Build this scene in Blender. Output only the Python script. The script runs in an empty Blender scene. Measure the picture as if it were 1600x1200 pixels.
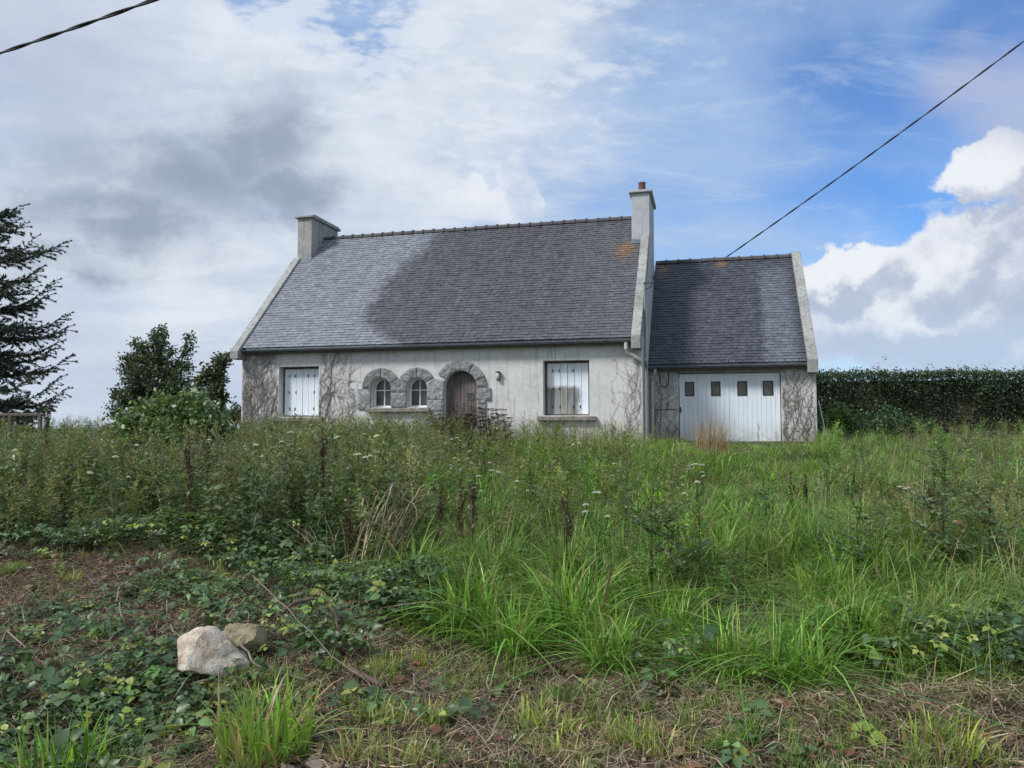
import bpy, bmesh, math, random
import numpy as np
from mathutils import Vector, Matrix, noise as mnoise
from mathutils.geometry import delaunay_2d_cdt

sc = bpy.context.scene
COL = sc.collection
random.seed(7)
RNG = np.random.default_rng(11)
R = math.radians

# ------------------------------------------------------------------ camera
FPX, PITCH, EYE = 1200.0, 0.0557, 1.6           # focal length in pixels of the 1600 px wide photograph
cam_d = bpy.data.cameras.new('camera')
cam = bpy.data.objects.new('camera', cam_d)
COL.objects.link(cam)
cam_d.sensor_width = 36.0
cam_d.lens = 36.0 * FPX / 1600.0
cam_d.clip_start = 0.05
cam_d.clip_end = 20000.0
cam.location = (0, 0, EYE)
cam.rotation_euler = (math.pi / 2 + PITCH, 0, 0)
sc.camera = cam

# ------------------------------------------------------------------ exposure
sc.view_settings.view_transform = 'Standard'
sc.view_settings.look = 'None'
sc.view_settings.gamma = 1.0
sc.view_settings.use_curve_mapping = False
sc.view_settings.exposure = 0.5
sc.render.engine = 'CYCLES'
sc.cycles.max_bounces = 6
sc.cycles.diffuse_bounces = 3
sc.cycles.transparent_max_bounces = 4
sc.cycles.use_denoising = True

# ------------------------------------------------------------------ sun
SUN_AZ, SUN_EL = R(-118), R(46)                   # from the left, a little behind the camera, through cloud
sun_d = bpy.data.lights.new('sun', 'SUN')
sun_d.energy = 2.6
sun_d.angle = R(12)
sun_d.color = (1.0, 0.975, 0.95)
sun = bpy.data.objects.new('sun', sun_d)
COL.objects.link(sun)
_sd = Vector((math.sin(SUN_AZ) * math.cos(SUN_EL), math.cos(SUN_AZ) * math.cos(SUN_EL), math.sin(SUN_EL)))
sun.rotation_euler = _sd.to_track_quat('Z', 'Y').to_euler()


# ------------------------------------------------------------------ node helpers
class S:
    """a scalar socket with arithmetic that makes math nodes"""
    def __init__(self, nt, sock):
        self.nt, self.s = nt, sock

    def _op(self, op, *others):
        n = self.nt.nodes.new('ShaderNodeMath')
        n.operation = op
        for i, v in enumerate((self,) + others):
            if isinstance(v, S):
                self.nt.links.new(v.s, n.inputs[i])
            else:
                n.inputs[i].default_value = v
        return S(self.nt, n.outputs[0])

    def __add__(a, b): return a._op('ADD', b)
    __radd__ = __add__
    def __mul__(a, b): return a._op('MULTIPLY', b)
    __rmul__ = __mul__
    def __sub__(a, b): return a._op('SUBTRACT', b)
    def __truediv__(a, b): return a._op('DIVIDE', b)
    def __neg__(a): return a._op('MULTIPLY', -1.0)
    def rsub(a, b): return (-a) + b
    def max(a, b): return a._op('MAXIMUM', b)
    def min(a, b): return a._op('MINIMUM', b)
    def pow(a, b): return a._op('POWER', b)
    def sqrt(a): return a._op('SQRT')
    def frac(a): return a._op('FRACT')
    def abs(a): return a._op('ABSOLUTE')

    def step(a, lo, hi, t0=0.0, t1=1.0):
        n = a.nt.nodes.new('ShaderNodeMapRange')
        n.interpolation_type = 'SMOOTHSTEP'
        a.nt.links.new(a.s, n.inputs[0])
        n.inputs[1].default_value, n.inputs[2].default_value = lo, hi
        n.inputs[3].default_value, n.inputs[4].default_value = t0, t1
        return S(a.nt, n.outputs[0])


def lk(nt, v, sock):
    if isinstance(v, S):
        nt.links.new(v.s, sock)
    elif hasattr(v, 'is_output'):
        nt.links.new(v, sock)
    elif isinstance(v, (tuple, list)) and len(v) == 3 and sock.type == 'RGBA':
        sock.default_value = (*v, 1.0)
    else:
        sock.default_value = v


def mixc(nt, f, a, b, mode='MIX'):
    n = nt.nodes.new('ShaderNodeMix')
    n.data_type = 'RGBA'
    n.blend_type = mode
    lk(nt, f, n.inputs[0]); lk(nt, a, n.inputs[6]); lk(nt, b, n.inputs[7])
    return n.outputs[2]


def noise(nt, vec, scale, detail=4.0, rough=0.55, dist=0.0, color=False):
    n = nt.nodes.new('ShaderNodeTexNoise')
    if vec is not None:
        nt.links.new(vec, n.inputs['Vector'])
    n.inputs['Scale'].default_value = scale
    n.inputs['Detail'].default_value = detail
    n.inputs['Roughness'].default_value = rough
    n.inputs['Distortion'].default_value = dist
    return n.outputs[1] if color else S(nt, n.outputs[0])


def mapping(nt, vec, loc=(0, 0, 0), rot=(0, 0, 0), scale=(1, 1, 1)):
    n = nt.nodes.new('ShaderNodeMapping')
    nt.links.new(vec, n.inputs[0])
    n.inputs[1].default_value, n.inputs[2].default_value, n.inputs[3].default_value = loc, rot, scale
    return n.outputs[0]


def sepxyz(nt, vec):
    n = nt.nodes.new('ShaderNodeSeparateXYZ')
    nt.links.new(vec, n.inputs[0])
    return [S(nt, o) for o in n.outputs]


def combxyz(nt, x, y, z):
    n = nt.nodes.new('ShaderNodeCombineXYZ')
    for i, v in enumerate((x, y, z)):
        lk(nt, v, n.inputs[i])
    return n.outputs[0]


# pixel of the photograph -> direction / place in the world
_cp, _sp = math.cos(PITCH), math.sin(PITCH)


def ray(px, py):
    x, z = (px - 800) / FPX, -(py - 600) / FPX
    return Vector((x, _cp - z * _sp, _sp + z * _cp))


def at(px, py, Y):
    r = ray(px, py)
    return Vector((0, 0, EYE)) + r * (Y / r.y)


def azel(px, py):
    r = ray(px, py).normalized()
    return math.atan2(r.x, r.y), math.asin(r.z)


# ------------------------------------------------------------------ world: sky and clouds
world = bpy.data.worlds.new('World')
sc.world = world
world.use_nodes = True
nt = world.node_tree
for n in list(nt.nodes):
    nt.nodes.remove(n)
out = nt.nodes.new('ShaderNodeOutputWorld')
bg = nt.nodes.new('ShaderNodeBackground')
bg.inputs[1].default_value = 0.1
nt.links.new(bg.outputs[0], out.inputs[0])
sky = nt.nodes.new('ShaderNodeTexSky')
sky.sky_type = 'NISHITA'
sky.sun_disc = False
sky.sun_elevation = SUN_EL
sky.sun_rotation = SUN_AZ % (2 * math.pi)
sky.ozone_density = 4.0
sky.air_density = 1.0
sky.dust_density = 0.3
tc = nt.nodes.new('ShaderNodeTexCoord')
D = tc.outputs['Generated']
dx, dy, dz = sepxyz(nt, D)
AZ = dx._op('ARCTAN2', dy)
EL = dz._op('ARCSINE')
# clouds lie on a sheet overhead: coordinates that close up towards the horizon
inv = dz.max(0.0) + 0.22
SH = combxyz(nt, dx / inv, dy / inv, 0.0)
wrp = noise(nt, D, 3.2, 3.0, 0.5, color=True)
w1, w2, _w = sepxyz(nt, wrp)
fine = noise(nt, D, 9.0, 8.0, 0.62, color=True)
f1, f2, f3 = sepxyz(nt, fine)
WX = AZ + (w1 - 0.5) * 0.22 + (f1 - 0.5) * 0.13
WY = EL + (w2 - 0.5) * 0.16 + (f2 - 0.5) * 0.11
puff = noise(nt, D, 16.0, 9.0, 0.60, color=True)
p1, p2, p3 = sepxyz(nt, puff)
PX = AZ + (f1 - 0.5) * 0.09 + (p1 - 0.5) * 0.075
PY = EL + (f2 - 0.5) * 0.09 + (p2 - 0.5) * 0.075
PXR = 1.0 / FPX


def blob(px, py, rx, ry, rot=0.0, X=WX, Y=WY):
    """1 at the middle of an ellipse of sky, 0 at its rim and below beyond"""
    a, e = azel(px, py)
    c, s = math.cos(rot), math.sin(rot)
    ux, uy = X - a, Y - e
    qx = (ux * c + uy * s) * (1 / (rx * PXR * 0.88))
    qy = (uy * c - ux * s) * (1 / (ry * PXR * 0.88))
    return (qx * qx + qy * qy).sqrt().rsub(1.0)


def union(bs):
    r = bs[0]
    for b in bs[1:]:
        r = r.max(b)
    return r


def sky_rgb(c):
    """display colour (0..255) -> background colour at this exposure and strength"""
    k = 1.0 / (0.1 * 2 ** sc.view_settings.exposure)
    f = lambda v: ((v / 255 + 0.055) / 1.055) ** 2.4 if v > 10 else v / 255 / 12.92
    return tuple(f(v) * k for v in c)


def mulc(nt, col, rgb):
    return mixc(nt, 1.0, col, rgb, 'MULTIPLY')


blue = mulc(nt, sky.outputs[0], (0.90, 1.08, 1.25))
fbA = noise(nt, SH, 1.1, 8.0, 0.6, 0.4)
fbB = noise(nt, mapping(nt, SH, (3.1, 1.7, 0), (0, 0, 0.5), (1, 1.9, 1)), 1.7, 8.0, 0.62, 0.3)
fbS = noise(nt, mapping(nt, SH, (7.3, -2.2, 0), (0, 0, -0.3), (1, 1.5, 1)), 9.0, 6.0, 0.62, 0.2)
# pale veil of high cloud all over
veil = (fbB + (f1 - 0.5) * 0.25).step(0.30, 0.68, 0.36, 0.88)
c = mixc(nt, veil, blue, sky_rgb((170, 196, 232)))
# thicker blue openings
gap = union([blob(1415, 330, 190, 55, -0.25), blob(1340, 170, 190, 110, -0.35), blob(1560, 30, 150, 60, 0.0)])
c = mixc(nt, gap.step(-0.55, 0.80) * 0.86, c, mulc(nt, blue, (0.62, 0.80, 0.95)))
wisp = noise(nt, mapping(nt, SH, (1.3, 5.2, 0), (0, 0, 0.9), (1, 3.4, 1)), 2.6, 9.0, 0.66, 0.8)
c = mixc(nt, wisp.step(0.48, 0.74) * 0.48, c, sky_rgb((196, 212, 238)))
# main cloud sheet: heavy to the left, breaking up to the right and behind
bias = AZ.step(-0.34, 0.50, 0.26, -0.15) + AZ.step(0.9, 2.2, 0.0, 0.30)
opening = union([blob(520, -15, 190, 60), blob(610, 20, 80, 60, 0.5), blob(400, 5, 60, 28)])
rag = (fbS - 0.5) * 0.55
sheet = fbA + bias + rag * 0.35 - opening.step(-0.5, 0.6) * (0.42) + blob(800, 90, 150, 150).step(-0.3, 0.8) * 0.10
cover = sheet.step(0.40, 0.74)
tone = (fbB * 0.6 + fbA * 0.4 + (f3 - 0.5) * 0.35).step(0.36, 0.66)
white = mixc(nt, tone, sky_rgb((198, 211, 228)), sky_rgb((234, 238, 245)))
c = mixc(nt, cover * 0.94, c, white)
# small ragged puffs near the top
puffs = (fbS + opening.step(-1.4, 0.1) * 0.08 - 0.02).step(0.46, 0.64) * blob(640, 80, 520, 230).step(-0.3, 0.5)
c = mixc(nt, puffs * 0.75, c, sky_rgb((226, 234, 244)))
# grey belly on the left
QX = WX + (p1 - 0.5) * 0.035
QY = WY + (p2 - 0.5) * 0.035
dark = union([blob(395, 215, 110, 100, 0, QX, QY), blob(290, 280, 170, 80, 0, QX, QY), blob(215, 375, 170, 62, 0, QX, QY), blob(130, 430, 130, 36, 0, QX, QY), blob(440, 300, 100, 42, 0, QX, QY)])
c = mixc(nt, dark.step(-0.55, 0.85) * 0.86, c, mixc(nt, ((f3 - 0.5) * 1.2 + tone * 0.5 + (p3 - 0.5) * 0.6).step(0.0, 0.6), sky_rgb((146, 160, 182)), sky_rgb((182, 195, 212))))
lilac = union([blob(60, 60, 200, 110), blob(20, 560, 200, 60), blob(330, 600, 260, 60)])
c = mixc(nt, lilac.step(-0.6, 0.8) * 0.55, c, sky_rgb((178, 188, 212)))
# cumulus: heads lit from the left
heads = [(1345, 410, 75, 48), (1300, 440, 60, 50), (1500, 400, 105, 100), (1440, 440, 110, 80), (1590, 430, 120, 125), (1420, 505, 230, 75), (1650, 560, 160, 110),
         (1575, 255, 85, 42), (1620, 275, 70, 50),
         (1790, 380, 200, 160),
         ]
cum = union([blob(*h, 0.0, PX, PY) for h in heads])
cu = cum.step(-0.02, 0.20)
cum_s = union([blob(h[0] + 30, h[1] + 34, h[2], h[3], 0.0, PX, PY) for h in heads])
rim = (cum - cum_s * 0.9 + (p3 - 0.5) * 1.1 + (f3 - 0.5) * 0.9).step(-0.12, 0.60)
body = mixc(nt, EL.step(0.04, 0.24), sky_rgb((180, 197, 222)), mixc(nt, (f3 * 0.6 + p3 * 0.4).step(0.38, 0.62), sky_rgb((174, 182, 204)), sky_rgb((206, 212, 224))))
cumc = mixc(nt, rim, body, sky_rgb((240, 243, 248)))
far_heads = [(806, 272, 30, 30), (745, 290, 28, 36), (832, 300, 20, 34), (780, 325, 84, 40), (700, 330, 60, 34)]
fc = union([blob(*h_, 0.0, PX, PY) for h_ in far_heads])
c = mixc(nt, fc.step(-0.05, 0.30) * blob(775, 285, 130, 75, 0.0, PX, PY).step(-0.1, 0.5) * 0.75, c, mixc(nt, (p3 * 0.5 + f3 * 0.5).step(0.40, 0.56), sky_rgb((200, 212, 232)), sky_rgb((236, 240, 247))))
lowfade = EL.step(0.02, 0.13)
c = mixc(nt, cu * (lowfade * 0.55 + 0.4), c, cumc)
soft = union([blob(1540, 110, 130, 70, 0.3), blob(1600, 180, 120, 60)])
c = mixc(nt, soft.step(-0.35, 0.7) * 0.6, c, sky_rgb((184, 190, 216)))
# a little air low down
c = mixc(nt, EL.step(0.20, -0.02) * 0.55, c, sky_rgb((196, 211, 230)))
# under the horizon the dome shows the tone of land
c = mixc(nt, EL.step(-0.01, -0.06), c, sky_rgb((92, 104, 84)))
nt.links.new(c, bg.inputs[0])
world.cycles.sampling_method = 'MANUAL'
world.cycles.sample_map_resolution = 512


# ------------------------------------------------------------------ object helpers
def tag(o, label=None, cat=None, group=None, kind=None):
    if label: o['label'] = label
    if cat: o['category'] = cat
    if group: o['group'] = group
    if kind: o['kind'] = kind
    return o


def empty(name, loc=(0, 0, 0), rz=0.0):
    o = bpy.data.objects.new(name, None)
    COL.objects.link(o)
    o.location = loc
    o.rotation_euler = (0, 0, rz)
    o.empty_display_size = 0.2
    return o


def link(name, me, mat, parent=None):
    o = bpy.data.objects.new(name, me)
    COL.objects.link(o)
    if mat is not None and not me.materials:
        me.materials.append(mat)
    if parent is not None:
        o.parent = parent
    return o


def copy_tree(o, parent=None):
    c_ = o.copy()
    COL.objects.link(c_)
    c_.parent = parent
    for ch in o.children:
        copy_tree(ch, c_)
    return c_


class MB:
    """collects polygons and links them as one mesh object"""
    def __init__(self):
        self.v, self.f = [], []

    def add(self, vs, fs):
        n = len(self.v)
        self.v += [tuple(p) for p in vs]
        self.f += [tuple(i + n for i in q) for q in fs]
        return self

    def box(self, x0, x1, y0, y1, z0, z1):
        vs = [(x, y, z) for x in (x0, x1) for y in (y0, y1) for z in (z0, z1)]
        return self.add(vs, [(0, 1, 3, 2), (4, 6, 7, 5), (0, 4, 5, 1), (2, 3, 7, 6), (0, 2, 6, 4), (1, 5, 7, 3)])

    def tube(self, pts, rad, n=6, cap=True):
        pts = [Vector(p) for p in pts]
        rs = rad if isinstance(rad, (list, tuple)) else [rad] * len(pts)
        vs, fs = [], []
        up = Vector((0, 0, 1))
        for i, p in enumerate(pts):
            t = (pts[min(i + 1, len(pts) - 1)] - pts[max(i - 1, 0)])
            t = t.normalized() if t.length > 1e-9 else Vector((0, 0, 1))
            a = t.cross(up)
            if a.length < 0.05:
                a = t.cross(Vector((1, 0, 0)))
            a.normalize()
            b = t.cross(a)
            for k in range(n):
                an = 2 * math.pi * k / n
                vs.append(p + (a * math.cos(an) + b * math.sin(an)) * rs[i])
        for i in range(len(pts) - 1):
            for k in range(n):
                k2 = (k + 1) % n
                fs.append((i * n + k, i * n + k2, (i + 1) * n + k2, (i + 1) * n + k))
        if cap:
            fs.append(tuple(reversed(range(n))))
            fs.append(tuple(range((len(pts) - 1) * n, len(pts) * n)))
        return self.add(vs, fs)

    def prism(self, poly, y0, y1):
        """polygon in x,z pushed from y0 to y1"""
        n = len(poly)
        vs = [(x, y0, z) for x, z in poly] + [(x, y1, z) for x, z in poly]
        fs = [tuple(range(n)), tuple(reversed(range(n, 2 * n)))] + [(i, i + n, (i + 1) % n + n, (i + 1) % n) for i in range(n)]
        return self.add(vs, fs)

    def prism_u(self, poly, x0, x1):
        """polygon in y,z pushed from x0 to x1"""
        n = len(poly)
        vs = [(x0, y, z) for y, z in poly] + [(x1, y, z) for y, z in poly]
        fs = [tuple(range(n)), tuple(reversed(range(n, 2 * n)))] + [(i, i + n, (i + 1) % n + n, (i + 1) % n) for i in range(n)]
        return self.add(vs, fs)

    def build(self, name, mat, parent=None, bevel=0.0, smooth=False):
        me = bpy.data.meshes.new(name)
        me.from_pydata(self.v, [], self.f)
        bm = bmesh.new()
        bm.from_mesh(me)
        bmesh.ops.remove_doubles(bm, verts=bm.verts, dist=1e-6)
        bmesh.ops.recalc_face_normals(bm, faces=bm.faces)
        if bevel > 0:
            es = [e for e in bm.edges if len(e.link_faces) == 2 and e.calc_face_angle(0) > 0.5]
            bmesh.ops.bevel(bm, geom=es, offset=bevel, segments=1, affect='EDGES', profile=0.5)
        bm.to_mesh(me)
        bm.free()
        if smooth:
            me.polygons.foreach_set('use_smooth', [True] * len(me.polygons))
        return link(name, me, mat, parent)


def np_mesh(name, V, T, Ccol, mat, parent=None, smooth=False):
    """triangles from numpy arrays, with a colour for every vertex"""
    me = bpy.data.meshes.new(name)
    V = np.ascontiguousarray(V, np.float32).reshape(-1, 3)
    T = np.ascontiguousarray(T, np.int32).reshape(-1, 3)
    me.vertices.add(len(V)); me.loops.add(T.size); me.polygons.add(len(T))
    me.vertices.foreach_set('co', V.ravel())
    me.loops.foreach_set('vertex_index', T.ravel())
    me.polygons.foreach_set('loop_start', np.arange(0, T.size, 3, dtype=np.int32))
    me.polygons.foreach_set('loop_total', np.full(len(T), 3, np.int32))
    if smooth:
        me.polygons.foreach_set('use_smooth', np.ones(len(T), bool))
    if Ccol is not None:
        at_ = me.color_attributes.new('col', 'FLOAT_COLOR', 'POINT')
        cc = np.ones((len(V), 4), np.float32)
        cc[:, :3] = Ccol
        at_.data.foreach_set('color', cc.ravel())
    me.update(calc_edges=True)
    return link(name, me, mat, parent)


class ACC:
    def __init__(self):
        self.V, self.T, self.C, self.n = [], [], [], 0

    def add(self, V, T, Cc):
        V = np.asarray(V, np.float32).reshape(-1, 3)
        T = np.asarray(T, np.int32).reshape(-1, 3)
        Cc = np.broadcast_to(np.asarray(Cc, np.float32), V.shape)
        self.V.append(V); self.T.append(T + self.n); self.C.append(Cc)
        self.n += len(V)

    def tris(self):
        return sum(len(t) for t in self.T)

    def build(self, name, mat, parent=None, smooth=False):
        return np_mesh(name, np.concatenate(self.V), np.concatenate(self.T), np.concatenate(self.C), mat, parent, smooth)

    def arrays(self):
        return np.concatenate(self.V), np.concatenate(self.T), np.concatenate(self.C)


# ------------------------------------------------------------------ materials
def new_mat(name):
    m = bpy.data.materials.new(name)
    m.use_nodes = True
    t = m.node_tree
    return m, t, t.nodes['Principled BSDF'], t.nodes['Material Output']


def tex(t, kind='Object'):
    return t.nodes.new('ShaderNodeTexCoord').outputs[kind]


def bump(t, b, h, strength=0.3, dist=0.02):
    n = t.nodes.new('ShaderNodeBump')
    n.inputs['Strength'].default_value = strength
    n.inputs['Distance'].default_value = dist
    lk(t, h, n.inputs['Height'])
    t.links.new(n.outputs[0], b.inputs['Normal'])


def mat_leaf(name, rough=0.5, spec=0.35, trans=0.28):
    m, t, b, o = new_mat(name)
    a = t.nodes.new('ShaderNodeAttribute')
    a.attribute_name = 'col'
    t.links.new(a.outputs[0], b.inputs['Base Color'])
    b.inputs['Roughness'].default_value = rough
    b.inputs['Specular IOR Level'].default_value = spec
    if trans > 0:
        tr = t.nodes.new('ShaderNodeBsdfTranslucent')
        t.links.new(mulc(t, a.outputs[0], (1.5, 1.6, 0.8)), tr.inputs[0])
        mx = t.nodes.new('ShaderNodeMixShader')
        mx.inputs[0].default_value = trans
        t.links.new(b.outputs[0], mx.inputs[1]); t.links.new(tr.outputs[0], mx.inputs[2])
        t.links.new(mx.outputs[0], o.inputs[0])
    return m


def mat_simple(name, col, rough=0.7, var=0.25, scale=8.0, bstr=0.15, dark=None, metal=0.0):
    m, t, b, o = new_mat(name)
    v = tex(t)
    n1 = noise(t, v, scale, 5.0, 0.6)
    n2 = noise(t, v, scale * 6, 4.0, 0.6)
    d = dark or tuple(c_ * (1 - var) for c_ in col)
    lk(t, mixc(t, (n1 * 0.7 + n2 * 0.3).step(0.32, 0.66), d, col), b.inputs['Base Color'])
    b.inputs['Roughness'].default_value = rough
    b.inputs['Metallic'].default_value = metal
    if bstr > 0:
        bump(t, b, n2, bstr, 0.01)
    return m


def mat_render(name, base, dirt, grime, streak=0.5, rough_scale=70.0, bstr=0.6, lowgreen=True, mott=0.18):
    """rough-cast render: grains, grey washes, vertical streaks, algae at the foot"""
    m, t, b, o = new_mat(name)
    v = tex(t)
    x, y, z = sepxyz(t, v)
    big = noise(t, v, 1.3, 6.0, 0.62, 0.3)
    mid = noise(t, v, 7.0, 6.0, 0.65)
    grain = noise(t, v, rough_scale, 3.0, 0.6)
    st = noise(t, mapping(t, v, scale=(9.0, 9.0, 0.55)), 1.0, 5.0, 0.6)
    cc = mixc(t, (big * 0.6 + mid * 0.4).step(0.40, 0.64), base, dirt)
    cc = mixc(t, st.step(0.53, 0.70) * streak, cc, grime)
    blotch = noise(t, v, 16.0, 5.0, 0.7, 0.8)
    cc = mixc(t, blotch.step(0.54, 0.66) * mott, cc, grime)
    cc = mixc(t, grain.step(0.55, 0.72) * 0.5, cc, grime)
    if lowgreen:
        low = (z + (mid - 0.5) * 0.9).step(0.75, 0.0)
        cc = mixc(t, low * 0.55, cc, (0.17, 0.18, 0.11))
    lk(t, cc, b.inputs['Base Color'])
    b.inputs['Roughness'].default_value = 0.95
    b.inputs['Specular IOR Level'].default_value = 0.15
    bump(t, b, grain * 0.6 + mid * 0.4, bstr, 0.02)
    return m


M = {}
M['leaf'] = mat_leaf('foliage_leaf', 0.42, 0.42)
M['leaf_gloss'] = mat_leaf('glossy_leaf', 0.40, 0.42, 0.20)
M['dry'] = mat_leaf('dry_stems', 0.8, 0.15, 0.1)
M['needle'] = mat_leaf('conifer_needles', 0.55, 0.3, 0.08)
M['render_white'] = mat_render('roughcast_white', (0.65, 0.65, 0.64), (0.52, 0.515, 0.50), (0.30, 0.29, 0.27), 0.6)
M['render_grey'] = mat_render('roughcast_grey', (0.38, 0.385, 0.37), (0.25, 0.255, 0.245), (0.13, 0.125, 0.11), 0.75, lowgreen=False, mott=0.75)
M['render_garage'] = mat_render('roughcast_garage', (0.62, 0.62, 0.61), (0.42, 0.415, 0.40), (0.20, 0.175, 0.155), 0.7, 46.0, mott=0.8)
M['render_smooth'] = mat_render('smooth_render', (0.47, 0.49, 0.51), (0.38, 0.40, 0.41), (0.24, 0.24, 0.23), 0.35, 90.0, 0.25, lowgreen=False)
M['zinc'] = mat_simple('weathered_zinc', (0.16, 0.19, 0.22), 0.5, 0.35, 5.0, 0.05, metal=0.35)
M['pvc'] = mat_simple('aged_pvc', (0.55, 0.55, 0.50), 0.5, 0.3, 12.0, 0.05)
M['pipe_grey'] = mat_simple('grey_pipe', (0.24, 0.26, 0.28), 0.55, 0.3, 9.0, 0.05)
M['dark_metal'] = mat_simple('dark_metal', (0.03, 0.03, 0.03), 0.5, 0.3, 9.0, 0.05)
M['cable'] = mat_simple('black_cable', (0.02, 0.02, 0.022), 0.6, 0.2, 30.0, 0.0)
M['terracotta'] = mat_simple('terracotta', (0.21, 0.10, 0.08), 0.85, 0.4, 14.0, 0.2)
M['ridge'] = mat_simple('ridge_tile_clay', (0.085, 0.082, 0.088), 0.85, 0.45, 6.0, 0.3)
M['old_wood'] = mat_simple('grey_wood', (0.17, 0.14, 0.115), 0.85, 0.5, 10.0, 0.3)
M['trunk'] = mat_simple('bark', (0.10, 0.075, 0.055), 0.95, 0.5, 12.0, 0.6)
M['sill'] = mat_simple('sill_concrete', (0.30, 0.28, 0.25), 0.9, 0.5, 6.0, 0.3, dark=(0.12, 0.11, 0.10))


def mat_stone():
    m, t, b, o = new_mat('granite_blocks')
    v = tex(t)
    oi = t.nodes.new('ShaderNodeObjectInfo')
    rnd = S(t, oi.outputs['Random'])
    n1 = noise(t, v, 9.0, 7.0, 0.7)
    n2 = noise(t, v, 60.0, 3.0, 0.6)
    cc = mixc(t, n1.step(0.34, 0.66), (0.17, 0.18, 0.195), (0.33, 0.34, 0.355))
    cc = mixc(t, n2.step(0.55, 0.70) * 0.6, cc, (0.42, 0.42, 0.41))
    cc = mixc(t, n2.step(0.44, 0.32) * 0.6, cc, (0.06, 0.06, 0.065))
    cc = mixc(t, 1.0, cc, mixc(t, rnd, (0.72, 0.71, 0.70), (1.22, 1.20, 1.16)), 'MULTIPLY')
    n4 = noise(t, v, 3.0, 5.0, 0.6)
    cc = mixc(t, n4.step(0.52, 0.68) * 0.55, cc, (0.10, 0.10, 0.095))
    lk(t, cc, b.inputs['Base Color'])
    b.inputs['Roughness'].default_value = 0.9
    bump(t, b, n1 * 0.7 + n2 * 0.3, 0.9, 0.04)
    return m


M['stone'] = mat_stone()


def mat_slate(name, stain):
    """slates: every piece its own tone; lichen and dark growth where the roof carries them"""
    m, t, b, o = new_mat(name)
    g = t.nodes.new('ShaderNodeNewGeometry')
    oi = t.nodes.new('ShaderNodeObjectInfo')
    tone = (S(t, g.outputs['Random Per Island']) + S(t, oi.outputs['Random'])).frac()
    tone2 = (tone * 7.31).frac()
    pos = mapping(t, g.outputs['Position'])
    # world -> house frame
    vr = t.nodes.new('ShaderNodeVectorRotate')
    vr.rotation_type = 'Z_AXIS'
    sub = t.nodes.new('ShaderNodeVectorMath'); sub.operation = 'SUBTRACT'
    t.links.new(g.outputs['Position'], sub.inputs[0]); sub.inputs[1].default_value = HOUSE_O
    t.links.new(sub.outputs[0], vr.inputs['Vector'])
    vr.inputs['Angle'].default_value = HOUSE_A
    P = vr.outputs[0]
    u, v, w = sepxyz(t, P)
    n1 = noise(t, P, 1.1, 6.0, 0.6, 0.2)
    n2 = noise(t, P, 5.0, 6.0, 0.65)
    n3 = noise(t, P, 26.0, 4.0, 0.65)
    st = noise(t, mapping(t, P, scale=(5.0, 0.35, 0.35)), 1.0, 4.0, 0.55)
    cc = stain(t, u, v, w, n1, n2, n3, st, tone, tone2)
    cc = mixc(t, 1.0, cc, mixc(t, tone, (0.84, 0.84, 0.85), (1.16, 1.15, 1.14)), 'MULTIPLY')
    lk(t, cc, b.inputs['Base Color'])
    rr = n2.step(0.3, 0.7, 0.42, 0.62)
    lk(t, rr, b.inputs['Roughness'])
    b.inputs['Specular IOR Level'].default_value = 0.45
    bump(t, b, n3 * 0.7 + n2 * 0.3, 0.35, 0.01)
    return m


HOUSE_O = Vector((-8.6745, 24.6229, EYE - 0.4583))
HOUSE_A = 0.2513
L, E, RV, H = 12.7245, 2.9443, 4.3136, 7.5383       # length, eave height, ridge depth and height
G, GG, EG, RG, HG = 4.8635, 2.4111, 2.3678, 5.9264, 6.297


def stain_main(t, u, v, w, n1, n2, n3, st, tone, tone2):
    clean = mixc(t, n2.step(0.3, 0.7), (0.160, 0.178, 0.208), (0.222, 0.242, 0.275))
    grown = mixc(t, n2.step(0.3, 0.7), (0.052, 0.053, 0.060), (0.092, 0.095, 0.108))
    grown = mixc(t, st.step(0.42, 0.68) * 0.42, grown, (0.112, 0.118, 0.134))
    grown = mixc(t, n1.step(0.46, 0.66) * 0.3, grown, (0.050, 0.050, 0.056))
    # the growth starts along a bulging line: u of the line by height
    h = (w - E) * (1 / (H - E))
    line = (h - 0.5).max(0.0) * 2.6 + h.rsub(0.17).max(0.0) * 9.0 + 3.78
    line = line + (n2 - 0.5) * 0.9 + (n3 - 0.5) * 0.35
    k = (u - line + (n1 - 0.5) * 0.8).step(-0.30, 0.60)
    foot = h.step(0.035, 0.01) * u.step(6.0, 4.6)
    k = k * foot.rsub(1.0)
    cc = mixc(t, k, clean, grown)
    # greyer, lighter washes towards the right
    wash = ((u - 8.0) * 0.22 + n1 * 1.2 - 0.75).step(0.15, 0.9)
    cc = mixc(t, wash * 0.35 * k, cc, (0.135, 0.145, 0.165))
    sp = n3.step(0.64, 0.72) * h.step(0.6, 0.0)
    cc = mixc(t, sp * 0.7, cc, (0.28, 0.29, 0.28))
    # orange lichen under the right chimney
    d = ((u - 11.95) * (u - 11.95) * 4.2 + (w - 6.15) * (w - 6.15) * 3.6).sqrt()
    li = (d + (n2 - 0.5) * 1.6 + (n3 - 0.5) * 2.6).step(0.80, 0.25)
    cc = mixc(t, li * 0.75, cc, (0.23, 0.13, 0.05))
    gr = n1.step(0.60, 0.72) * k.rsub(1.0)
    return mixc(t, gr * 0.4, cc, (0.13, 0.125, 0.10))


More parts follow.
